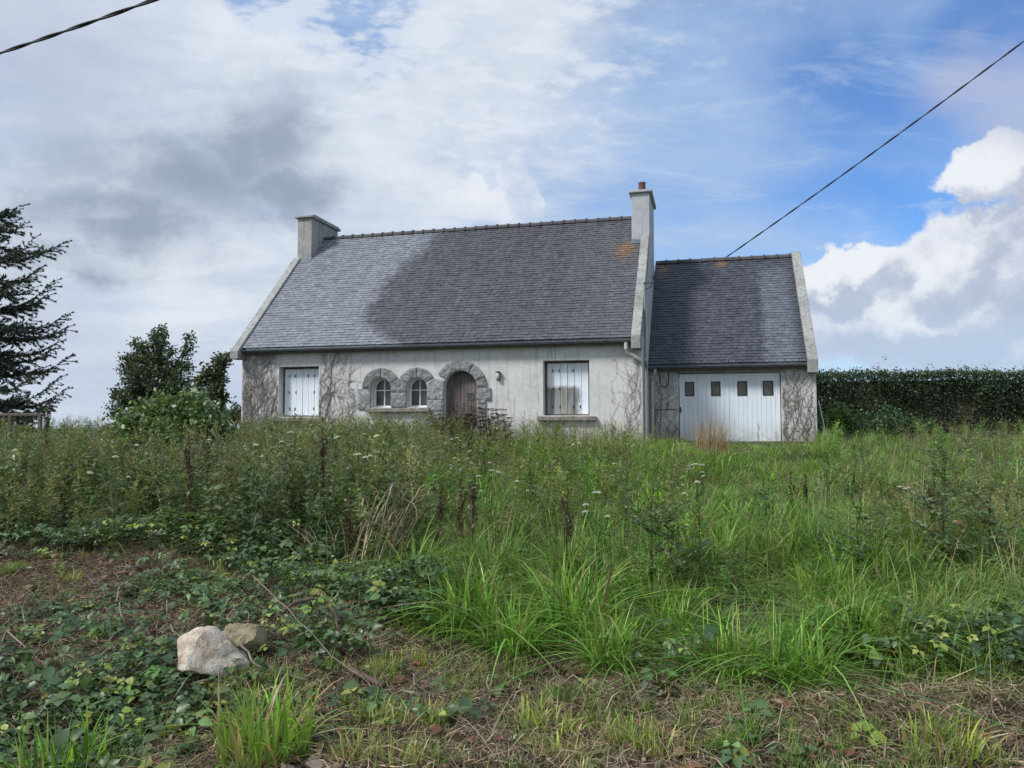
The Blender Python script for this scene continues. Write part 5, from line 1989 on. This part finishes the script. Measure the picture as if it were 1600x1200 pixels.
# dead umbel thicket before the arched door
a = ACC()
tmd = [tm_umbel(200 + i, (0.075, 0.055, 0.045), (0.07, 0.05, 0.04), 5, .075, 4) for i in range(3)]
r_ = np.random.default_rng(5)
N = 60
ang = r_.uniform(0, 6.28, N); rad = np.sqrt(r_.random(N))
P = np.stack([np.cos(ang) * rad * .95, np.sin(ang) * rad * .35, np.zeros(N)], 1)
hh = (1.30 - .35 * rad ** 2) * r_.uniform(.72, 1.05, N)
for k in range(3):
    q = np.arange(N) % 3 == k
    inst(a, tmd[k], P[q], r_.uniform(0, 6.28, int(q.sum())), np.stack([np.full(N, 1.1), np.full(N, 1.1), hh], 1)[q], np.ones((int(q.sum()), 3)) * r_.uniform(.7, 1.5, (int(q.sum()), 1)), r_.normal(0, .14, int(q.sum())))
place_mesh('dead_bush', a.arrays(), M['dry'], on_ground(733, 18.3), 0, 1.0, 'dark brown dead flower thicket in front of the arched door', 'dead bush')


# dry canes
def canes(name, bx, by, n, h, lean_az, lean, rad, cols, seed, label, cat, w=.009):
    global RNG
    keep_, RNG = RNG, np.random.default_rng(seed)
    a = ACC()
    an = RNG.uniform(0, 6.28, n); rr_ = rad * np.sqrt(RNG.random(n))
    P = np.stack([np.cos(an) * rr_, np.sin(an) * rr_ * .6, np.full(n, -.02)], 1)
    az = lean_az + RNG.normal(0, .55, n)
    col = pal(cols, n, .2)
    for twist in (0, math.pi / 2):
        st_ = RNG.bit_generator.state
        blades(a, P, h * np.linspace(.6, 1.1, n), np.full(n, w), az, lean * np.linspace(.6, 1.5, n), col, 7, col, .25)
    # broken side twigs
    m = n * 2
    ii = RNG.integers(0, n, m); t = RNG.uniform(.35, .95, m)
    Q = P[ii] + np.stack([np.cos(az[ii]), np.sin(az[ii]), np.zeros(m)], 1) * (lean * h * .9 * t ** 1.8)[:, None]
    Q[:, 2] += h * .8 * t
    blades(a, Q, RNG.uniform(.1, .3, m), np.full(m, w * .6), RNG.uniform(0, 6.28, m), RNG.uniform(.5, 2, m), pal(cols, m), 3)
    RNG = keep_
    place_mesh(name, a.arrays(), M['dry'], gpt(bx, by), 0, 1.0, label, cat)


CANE = [(0.40, 0.32, 0.23), (0.28, 0.215, 0.155), (0.50, 0.42, 0.31), (0.18, 0.13, 0.095)]
canes('dry_canes', 590, 905, 44, 1.08, .15, .38, .30, CANE, 301, 'clump of pale dry leaning canes in front of the dark weeds', 'dry canes', .0125)
canes('dry_canes', 500, 905, 14, .75, 2.6, .9, .25, CANE, 302, 'sparse dry canes bending left beside the larger clump', 'dry canes', .008)
canes('dry_canes', 1440, 860, 9, .95, 1.2, .2, .14, [(0.42, 0.36, 0.25), (0.30, 0.25, 0.17)], 303, 'few pale upright dry stalks in the weeds right of the meadow', 'dry canes', .009)
canes('dry_canes', 1585, 940, 9, .62, 1.2, .2, .08, [(0.42, 0.36, 0.25), (0.34, 0.27, 0.17)], 304, 'pale tied-looking dry stalks close to the right edge', 'dry canes', .008)
canes('dry_canes', 1290, 815, 9, .8, 1.9, .22, .12, [(0.36, 0.31, 0.21), (0.30, 0.24, 0.16)], 305, 'pale dry stalks in front of the meadow, right of the garage door', 'dry canes', .008)
canes('dry_canes', 270, 800, 8, 1.15, .6, .25, .2, CANE, 306, 'two or three pale bare stems in front of the elder shrub', 'dry canes', .009)
canes('dry_canes', 1552, 1130, 1, 1.15, 1.5, .03, .01, [(0.42, 0.35, 0.23)], 307, 'single tall straw stalk standing at the mown edge, far right', 'straw stalk', .007)

# light bramble shoots in the foreground
for i, (bx, by, hz, n, s, c_, lab) in enumerate([
        (140, 1100, .16, 5, .075, LIME, 'yellow-green bramble shoot at lower left, largest bright leaves'),
        (195, 1095, .14, 4, .070, LIME[:2] + GREEN[:1], 'lime bramble shoot right of the largest bright leaves'),
        (250, 1085, .16, 4, .060, LIME[2:] + GREEN, 'green bramble shoot below the pale rock'),
        (420, 1000, .14, 4, .045, LIME[:2], 'small yellow bramble leaves just right of the tan rock'),
        (425, 1030, .10, 3, .045, LIME[:2], 'tiny yellow bramble leaves below the right side of the tan rock'),
        (490, 985, .22, 5, .055, LIME[2:] + GREEN, 'light green bramble sprig above the curved root'),
        (400, 930, .20, 5, .060, [(0.10, 0.17, 0.08), (0.12, 0.19, 0.07)], 'pale bramble sprig on the bank above the tan rock'),
        (1450, 1060, .25, 5, .060, LIME + GREEN, 'lime bramble shoot at the meadow edge on the right'),
        (1475, 1025, .30, 5, .060, LIME, 'yellowing bramble leaves above the lime shoot at right'),
        (1200, 1075, .12, 4, .050, GREEN[:2], 'round green leaves at the meadow edge by the yellow-green tussock'),
        (520, 800, .6, 5, .055, LIME + GREEN[:1], 'yellow-green leaf sprig on the dark weeds left of the dry canes')]):
    r_ = np.random.default_rng(400 + i)
    a = ACC()
    for j in range(n):
        az_ = r_.uniform(0, 6.28); q = np.array([math.cos(az_) * r_.uniform(.03, .12), math.sin(az_) * .08, hz * r_.uniform(.7, 1.2)])
        stem(a, (0, 0, 0), q, .003, .0015, (0.10, 0.09, 0.04), (0, 0, .04), 3)
        inst(a, T_BRAM[j % 6], q[None], np.array([az_]), np.array([s * r_.uniform(.8, 1.2)]), np.array(c_)[r_.integers(0, len(c_))][None], np.array([r_.uniform(0, .5)]), np.array([-1.57 + r_.normal(0, .6)]))
    place_mesh('bramble_shoot', a.arrays(), M['leaf_gloss'], gpt(bx, by), 0, 1.0, lab, 'bramble', 'light bramble shoots')


# ------------------------------------------------------------------ rocks, sticks
def rock(px, py, size, mat, seed, label, sink=.25, sub=4, rz=0):
    rr = random.Random(seed)
    bm = bmesh.new()
    bmesh.ops.create_icosphere(bm, subdivisions=sub, radius=1.0)
    planes = [(Vector((rr.gauss(0, 1), rr.gauss(0, 1), rr.gauss(0, 1))).normalized(), rr.uniform(.55, .85)) for _ in range(12)]
    for v in bm.verts:
        p = v.co.copy()
        for n, d in planes:
            k = p.dot(n) - d
            if k > 0: p -= n * k * 0.94
        p += p.normalized() * (mnoise.fractal(p * 2.2 + Vector((seed, 0, 0)), 1.0, 2.0, 4) * .085)
        p += p.normalized() * (abs(mnoise.noise(p * 3.3 + Vector((0, seed, 0)))) * -.09)
        v.co = Vector((p.x * size[0], p.y * size[1], p.z * size[2]))
    me = bpy.data.meshes.new('rock'); bm.to_mesh(me); bm.free()
    me.polygons.foreach_set('use_smooth', [True] * len(me.polygons))
    me.set_sharp_from_angle(angle=R(32))
    o = link('rock', me, mat)
    p = gpt(px, py)
    o.location = (p.x, p.y, p.z + size[2] * (1 - sink))
    o.rotation_euler = (rr.uniform(-.2, .2), rr.uniform(-.2, .2), rz)
    return tag(o, label, 'rock')


rock(325, 1058, (.262, .21, .19), M['rock_white'], 12, 'large pale whitish rock lying among brambles at lower left', .38, rz=.3)
rock(384, 1026, (.17, .14, .15), M['rock_tan'], 8, 'smaller mossy tan rock behind the pale rock', .3, rz=1)
rock(229, 1035, (.035, .03, .022), M['rock_white'], 5, 'small grey-white stone left of the pale rock', .3, 2)
rock(113, 938, (.04, .03, .02), M['rock_white'], 9, 'small white stone on the brown cut ground at left', .3, 2)
rock(948, 1095, (.03, .03, .02), M['rock_white'], 15, 'tiny pale stone in the cut hay at centre', .3, 2)


M['stick'] = mat_simple('bare_sticks', (0.24, 0.195, 0.15), 0.85, 0.55, 14.0, 0.3)
M['stick_dark'] = mat_simple('dark_sticks', (0.13, 0.09, 0.065), 0.9, 0.5, 14.0, 0.3)


def stick(pts, r0, r1, label, cat='stick', mat=None, name='stick', lift=.05):
    P = []
    for q in pts:
        g_ = gpt(q[0], q[1]); P.append(Vector((g_.x, g_.y, g_.z + (q[2] if len(q) > 2 else lift))))
    # refine with a little crookedness
    F = []
    for i in range(len(P) - 1):
        for k in range(4):
            F.append(P[i].lerp(P[i + 1], k / 4) + Vector((random.gauss(0, .006), random.gauss(0, .006), random.gauss(0, .006))))
    F.append(P[-1])
    n = len(F)
    o = MB().tube(F, [r0 + (r1 - r0) * i / (n - 1) for i in range(n)], 6).build(name, mat or M['stick'], smooth=True)
    return tag(o, label, cat)


stick([(205, 1082, .04), (245, 1068, .09), (300, 1050, .12), (352, 1062, .10)], .009, .006, 'long grey curved stick lying in front of the pale rock')
stick([(276, 1092, .05), (330, 1078, .06)], .012, .010, 'short thick stick below the pale rock')
stick([(258, 1132, .05), (318, 1136, .04)], .008, .006, 'dark stick among brambles at lower left', mat=M['stick_dark'])
stick([(372, 1040, .14), (400, 1060, .08), (440, 1066, .06), (480, 1076, .05)], .008, .005, 'brown stick running right from the pale rock')
stick([(438, 985, .12), (470, 972, .16), (505, 972, .18), (522, 985, .14), (532, 1005, .04)], .013, .009, 'thick twisted bare root above the cut ground', 'root', M['stick_dark'])
stick([(393, 958, .28), (450, 1000, .20), (520, 1050, .10), (578, 1078, .03)], .0045, .0035, 'long straight thin grey cane lying down the bank', 'cane', M['stick'], 'fallen_cane')
stick([(548, 1058, .05), (600, 1082, .04)], .020, .017, 'short brown broken branch on the cut ground', 'branch', M['stick_dark'], 'branch')
stick([(545, 1118, .03), (578, 1096, .06)], .007, .005, 'pale broken stem in the twig heap, upper')
stick([(552, 1124, .03), (590, 1108, .05)], .007, .005, 'pale broken stem in the twig heap, lower')
stick([(625, 1088, .05), (645, 1098, .04)], .010, .009, 'short cut stem on bare soil below the small tufts')
stick([(595, 1110, .04), (612, 1128, .04)], .008, .006, 'short cut stem right of the twig heap')
stick([(1080, 1178, .04), (1130, 1198, .03)], .006, .004, 'straw stick lying at the bottom edge right of centre')
stick([(10, 1010, .10), (60, 1050, .08), (80, 1070, .05)], .006, .004, 'thin bare cane on the left edge of the brambles')
stick([(185, 935, .10), (182, 960, .12), (195, 985, .06)], .008, .006, 'small hooked pale stick on the brown cut ground')
stick([(265, 1010, .14), (290, 1030, .10)], .006, .005, 'thin stick left of the pale rock')

# pole leaning behind the garage corner
q0, q1 = on_ground(1291, 24.0), at(1279, 626, 24.6)
pole = MB().tube([q0, (q0 + q1) / 2 + Vector((.01, 0, 0.0)), q1], [.022, .02, .018], 6).build('leaning_pole', M['pvc'])
tag(pole, 'thin pale pole leaning behind the right corner of the garage', 'pole')

# wooden rail at the far left
fy = 17.0
fen = empty('wooden_fence', on_ground(20, fy))
tag(fen, 'weathered wooden rail on posts above the weeds at far left', 'fence')
rz_ = at(40, 648, fy).z - fen.location.z
for bx in (63, 16, -70, -170):
    xx = at(bx, 650, fy).x - fen.location.x
    MB().box(xx - .035, xx + .035, -.035, .035, -.2, rz_ - .025).build('post', M['old_wood'], fen, .008)
MB().box(at(-200, 650, fy).x - fen.location.x, at(66, 650, fy).x - fen.location.x, -.03, .03, rz_ - .025, rz_ + .03).build('rail', M['old_wood'], fen, .008)


# ------------------------------------------------------------------ trees and shrubs
def leaf_cloud(acc, centres, n_each, spread, size, cols, seed, jit=.22):
    r_ = np.random.default_rng(seed)
    C = np.repeat(centres, n_each, 0)
    N = len(C)
    P = C + r_.normal(0, 1, (N, 3)) * spread
    d = r_.normal(0, 1, (N, 3)); d[:, 2] -= .2; d /= np.linalg.norm(d, axis=1, keepdims=True)
    s = np.cross(d, r_.normal(0, 1, (N, 3))); s /= np.linalg.norm(s, axis=1, keepdims=True)
    ln = (size * r_.uniform(.6, 1.3, N))[:, None]
    V = np.stack([P, P + d * ln * .5 + s * ln * .32, P + d * ln, P + d * ln * .5 - s * ln * .32], 1)
    q = np.array([(0, 1, 2), (0, 2, 3)])
    cl = np.array(cols)
    ci = np.repeat(r_.integers(0, len(cl), len(centres)), n_each)
    col = cl[ci] * np.exp(r_.normal(0, jit, (N, 1)))
    acc.add(V.reshape(-1, 3), (q[None] + (np.arange(N) * 4)[:, None, None]).reshape(-1, 3), np.repeat(col, 4, 0))


def bush_tree(name, base_px, Y, lobes, size, cols, seed, label, cat, nclump, n_each, spread, trunk=True, depth=.8, group=None):
    """trunk and limbs to leafy lobes; a lobe is (px, py, radius px)"""
    r_ = np.random.default_rng(seed)
    b = on_ground(base_px, Y)
    root = empty(name, b)
    tag(root, label, cat, group)
    k = Y / FPX
    cs, acc, mb = [], ACC(), MB()
    tot = sum(l[2] ** 2 for l in lobes)
    for bx, by, rp in lobes:
        c_ = np.array(at(bx, by, Y + r_.uniform(-.5, .5) * rp * k) - b)
        n = max(3, int(nclump * rp ** 2 / tot))
        v = r_.normal(0, 1, (n, 3)); v /= np.linalg.norm(v, axis=1, keepdims=True)
        rad = (r_.random(n) ** .45)[:, None] * rp * k
        pts = c_ + v * rad * (1, depth, 1)
        pts = pts[pts[:, 2] > .15]
        cs.append(pts)
        fork = np.array([c_[0] * .25, c_[1] * .3, max(.3, c_[2] * .45)])
        mb.tube([(0, 0, -.1), Vector(fork) * .6, fork, Vector(fork).lerp(Vector(c_), .6), c_], [.07, .055, .045, .03, .012], 5)
        for p in pts[:max(3, n // 7)]:
            mid = (c_ + p) / 2 + r_.normal(0, .06, 3)
            mb.tube([c_ * .8 + fork * .2, mid, p], [.018, .012, .005], 4, cap=False)
    leaf_cloud(acc, np.concatenate(cs), n_each, spread, size, cols, seed + 1)
    mb.build('trunk', M['trunk'], root, smooth=True)
    acc.build('crown', M['leaf'], root)
    return root


TREEC = [(0.072, 0.098, 0.062), (0.084, 0.114, 0.066), (0.060, 0.086, 0.058), (0.096, 0.126, 0.068)]
bush_tree('broadleaf_tree', 240, 28.0, [(215, 560, 17), (204, 578, 17), (248, 535, 15), (256, 518, 9), (240, 555, 20), (228, 585, 28), (262, 575, 18), (292, 548, 9), (295, 530, 8), (286, 572, 13), (258, 605, 30), (212, 608, 24), (192, 625, 14), (181, 615, 9), (211, 534, 8), (282, 600, 20), (176, 640, 10), (225, 640, 36), (285, 640, 28), (226, 545, 11), (266, 548, 9), (240, 523, 7), (197, 560, 8)],
          .105, TREEC, 500, 'dark ragged broadleaf tree with several upright leafy tops left of the house', 'tree', 1100, 16, .085)
bush_tree('broadleaf_tree', 345, 26.0, [(342, 565, 12), (352, 560, 9), (330, 580, 13), (322, 592, 14), (340, 590, 16), (335, 610, 17), (345, 625, 13), (312, 600, 9), (340, 645, 14)],
          .12, TREEC[1:] + [(0.055, 0.075, 0.03)], 510, 'small thin tree with leafy arms close to the left house corner', 'tree', 260, 13, .08)
bush_tree('bush', 369, 34.0, [(368, 640, 9), (366, 652, 10), (372, 650, 8)], .14, TREEC, 520, 'tiny dark bush far behind the left house corner', 'bush', 50, 12, .12)
ELD = [(0.105, 0.165, 0.060), (0.130, 0.195, 0.072), (0.085, 0.135, 0.052), (0.150, 0.220, 0.085)]
bush_tree('elder_shrub', 262, 14.5, [(262, 656, 30), (225, 663, 25), (298, 648, 23), (315, 661, 22), (205, 674, 22), (335, 676, 20), (265, 692, 46), (290, 634, 9), (240, 640, 9), (208, 650, 8), (324, 636, 8), (270, 630, 6), (255, 632, 7), (306, 632, 6), (190, 668, 9), (345, 664, 9)],
          .10, ELD, 530, 'rounded light green elder shrub in front of the dark ragged tree', 'shrub', 560, 18, .12, depth=.7)
bush_tree('bush', 1312, 25.0, [(1312, 658, 20), (1335, 664, 16), (1300, 668, 16)], .13, [(0.10, 0.18, 0.035), (0.13, 0.21, 0.045), (0.08, 0.14, 0.03)], 540, 'bright yellow-green low bush at the foot of the hedge', 'bush', 90, 14, .12, depth=.7)
bush_tree('bush', 1380, 24.0, [(1385, 662, 24), (1410, 668, 22), (1360, 668, 20), (1440, 672, 20)], .10, [(0.045, 0.085, 0.035), (0.06, 0.11, 0.045)], 545, 'grassy blue-green low bush in front of the hedge', 'bush', 150, 14, .14, depth=.6)


# clipped hedge: one long body of foliage, its top ragged with new shoots
def hedge():
    h0, h1 = on_ground(1170, 33.4), on_ground(1900, 28.8)
    root = empty('hedge', h0)
    ax = Vector((h1.x - h0.x, h1.y - h0.y, 0)); ln = ax.length
    root.rotation_euler = (0, 0, math.atan2(ax.y, ax.x))
    tag(root, 'long clipped dark green hedge behind the garage on the right', 'hedge')
    r_ = np.random.default_rng(9)
    top = at(1400, 588, 32.0).z - h0.z
    n = 6400
    u = r_.uniform(0, ln, n)
    hh = top - .06 + .16 * fbm2(u, u * 0, 1.4, 81) + .05 * np.sin(u * 5.3)
    w = r_.random(n) ** .85 * hh
    d = -.62 + np.abs(r_.normal(0, .22, n)) + .30 * fbm2(u, w, 2.2, 82)
    C = np.stack([u, d, w], 1)
    acc = ACC()
    leaf_cloud(acc, C, 14, .11, .085, [(0.036, 0.060, 0.033), (0.046, 0.074, 0.038), (0.030, 0.050, 0.030), (0.056, 0.086, 0.042)], 10, .12)
    nt_ = 1300
    u = r_.uniform(0, ln, nt_)
    C = np.stack([u, r_.uniform(-.5, .5, nt_), top - .08 + .16 * fbm2(u, u * 0, 1.4, 81) + r_.gamma(1.0, .075, nt_)], 1)
    leaf_cloud(acc, C, 9, .07, .085, [(0.062, 0.095, 0.042), (0.050, 0.080, 0.038), (0.08, 0.115, 0.045)], 11)
    acc.build('crown', M['leaf'], root)
    mb = MB()
    x_ = .4
    while x_ < ln:
        mb.tube([(x_, .1, -.2), (x_ + .05, .1, top * .5), (x_ + .02, .15, top * .92)], [.05, .04, .02], 5)
        x_ += .7
    o_ = mb.build('trunk', M['trunk'], root)
    o_['kind'] = 'stuff'
    # dense twiggy inside that no light passes
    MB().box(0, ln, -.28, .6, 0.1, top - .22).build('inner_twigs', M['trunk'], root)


hedge()


# conifer
def conifer(Y=19.5):
    b = on_ground(-62, Y)
    root = empty('conifer_tree', b)
    tag(root, 'tall dark conifer with drooping branches at the far left', 'tree')
    r_ = np.random.default_rng(77)
    TH = 7.0
    mb = MB()
    mb.tube([(0, 0, -.2), (.03, 0, 2.5), (-.02, .03, 4.8), (0, 0, TH)], [.20, .16, .09, .01], 9)
    # spray: a twig with needles both sides and above
    sp = ACC()
    stem(sp, (0, 0, 0), (1, 0, 0), .012, .004, (0.05, 0.04, 0.03), (0, 0, -.04), 3)
    for k in range(38):
        t = r_.uniform(.02, 1.0); an = r_.uniform(0, 6.28)
        p = np.array([t, 0, -.16 * t * (1 - t)])
        d = np.array([.75, math.cos(an) * .75, math.sin(an) * .6]); d /= np.linalg.norm(d)
        s = np.cross(d, r_.normal(0, 1, 3)); s /= np.linalg.norm(s)
        ln = r_.uniform(.15, .28)
        sp.add([p - s * .042, p + s * .042, p + d * ln], [(0, 1, 2)], np.array([(1., 1., 1.)]) * r_.uniform(.7, 1.3))
    spray = sp.arrays()
    acc = ACC()
    Pp, Rz, Sc, Tl, Ta = [], [], [], [], []
    specs = []
    # boughs seen against the sky: tip pixel, reach towards the camera, height of the fork
    for tx, ty, dy_ in ((30, 322, .3), (34, 352, -.4), (97, 380, .2), (60, 420, -.5), (52, 372, -.7), (72, 462, .4), (45, 500, -.6), (100, 492, .1), (103, 512, -.3), (76, 548, .7), (103, 560, .0),
                        (92, 590, -.5), (98, 610, .5), (70, 640, -.8), (8, 330, .1), (14, 345, .5), (52, 400, .6), (82, 440, -.2), (88, 535, .2), (64, 575, .3), (84, 620, -.1), (50, 450, .2), (60, 520, .9), (48, 590, -1.0), (20, 440, -.9), (10, 400, .6), (15, 560, 1.0), (30, 620, .4)):
        tip = np.array(at(tx, ty, Y + dy_) - b)
        ln_ = math.hypot(tip[0], tip[1])
        specs.append((tip, max(.4, tip[2] - ln_ * r_.uniform(-.15, .30))))
    for j in range(20):
        hz = r_.uniform(.6, 5.6)
        az = r_.uniform(0.6, 5.6)
        Lb = (2.3 * (1 - hz / (TH + .8)) ** .62 + .1) * r_.uniform(.5, 1.0)
        specs.append((np.array([math.cos(az) * Lb, math.sin(az) * Lb, hz + Lb * r_.uniform(-.25, .15)]), hz))
    nseg = 8
    for tip, hz in specs:
        Lb = math.hypot(tip[0], tip[1]); az = math.atan2(tip[1], tip[0])
        o0 = np.array([0, 0, hz])
        sag_ = r_.uniform(.10, .20) * Lb
        pts = [o0 + (tip - o0) * t - np.array([0, 0, sag_ * 4 * t * (1 - t) * (0.6 + .8 * t)]) + r_.normal(0, .025, 3) * t * (1 - t) for t in np.linspace(0, 1, nseg + 1)]
        mb.tube(pts, list(np.linspace(.035, .006, nseg + 1)), 4, cap=False)
        m = int(5 + 11 * Lb)
        for s_ in range(m):
            t = .22 + .78 * ((s_ + r_.random()) / m) ** .9
            i0 = min(int(t * nseg), nseg - 1); f = t * nseg - i0
            p = pts[i0] * (1 - f) + pts[i0 + 1] * f
            side = 1 if s_ % 2 else -1
            k_ = (.26 + .34 * (1 - t)) * r_.uniform(.6, 1.3)
            Pp.append(p); Rz.append(az + side * r_.uniform(.3, .95)); Sc.append(k_); Tl.append(r_.uniform(-.35, .55))
            if r_.random() < .6:
                Pp.append(p); Rz.append(az + r_.normal(0, .35)); Sc.append(k_ * .8); Tl.append(r_.uniform(-.7, -.1))
        Pp.append(pts[-1]); Rz.append(az); Sc.append(.26); Tl.append(-.35)
    Pp, Rz, Sc, Tl = map(np.array, (Pp, Rz, Sc, Tl))
    N = len(Pp)
    col = np.array([(0.078, 0.098, 0.076), (0.092, 0.112, 0.080), (0.068, 0.086, 0.072)])[r_.integers(0, 3, N)] * np.exp(r_.normal(0, .18, (N, 1)))
    inst(acc, spray, Pp, Rz, np.stack([Sc, Sc, Sc], 1), col, Tl, Rz)
    print('conifer', acc.tris())
    mb.build('trunk', M['trunk'], root, smooth=True)
    acc.build('crown', M['needle'], root)


conifer()


# ------------------------------------------------------------------ overhead lines
def line(A_, B_, sag, r, label, twist=2.2, n=160):
    root_pts = [[], []]
    for k in range(n + 1):
        t = k / n
        p = A_.lerp(B_, t) - Vector((0, 0, sag * 4 * t * (1 - t)))
        d = (B_ - A_).normalized()
        a = d.cross(Vector((0, 0, 1))).normalized(); b_ = d.cross(a)
        th = t * (B_ - A_).length * twist * 2 * math.pi
        for j in range(2):
            an = th + math.pi * j
            root_pts[j].append(p + (a * math.cos(an) + b_ * math.sin(an)) * r * .8)
    mb = MB()
    for j in range(2):
        mb.tube(root_pts[j], r, 5)
    o = mb.build('overhead_cable', M['cable'], smooth=True)
    return tag(o, label, 'cable')


P1, P2 = at(1127, 402, 27.4), at(1600, 54, 20.0)
hm_i = HM.inverted()
t0_ = 0.0
while (hm_i @ P1.lerp(P2, t0_)).x > L + .03 and t0_ > -.6:
    t0_ -= .005
line(P1.lerp(P2, t0_), P1.lerp(P2, 1.5), .22, .016, 'twisted black cable rising from behind the garage roof to upper right', 0.7)
line(at(-260, 164, 10.0), at(420, -66, 6.2), .05, .011, 'thick black cable crossing the upper left corner of the sky', 0.9)

print('triangles', sum(len(o.data.loops) - 2 * len(o.data.polygons) for o in sc.objects if o.type == 'MESH'))
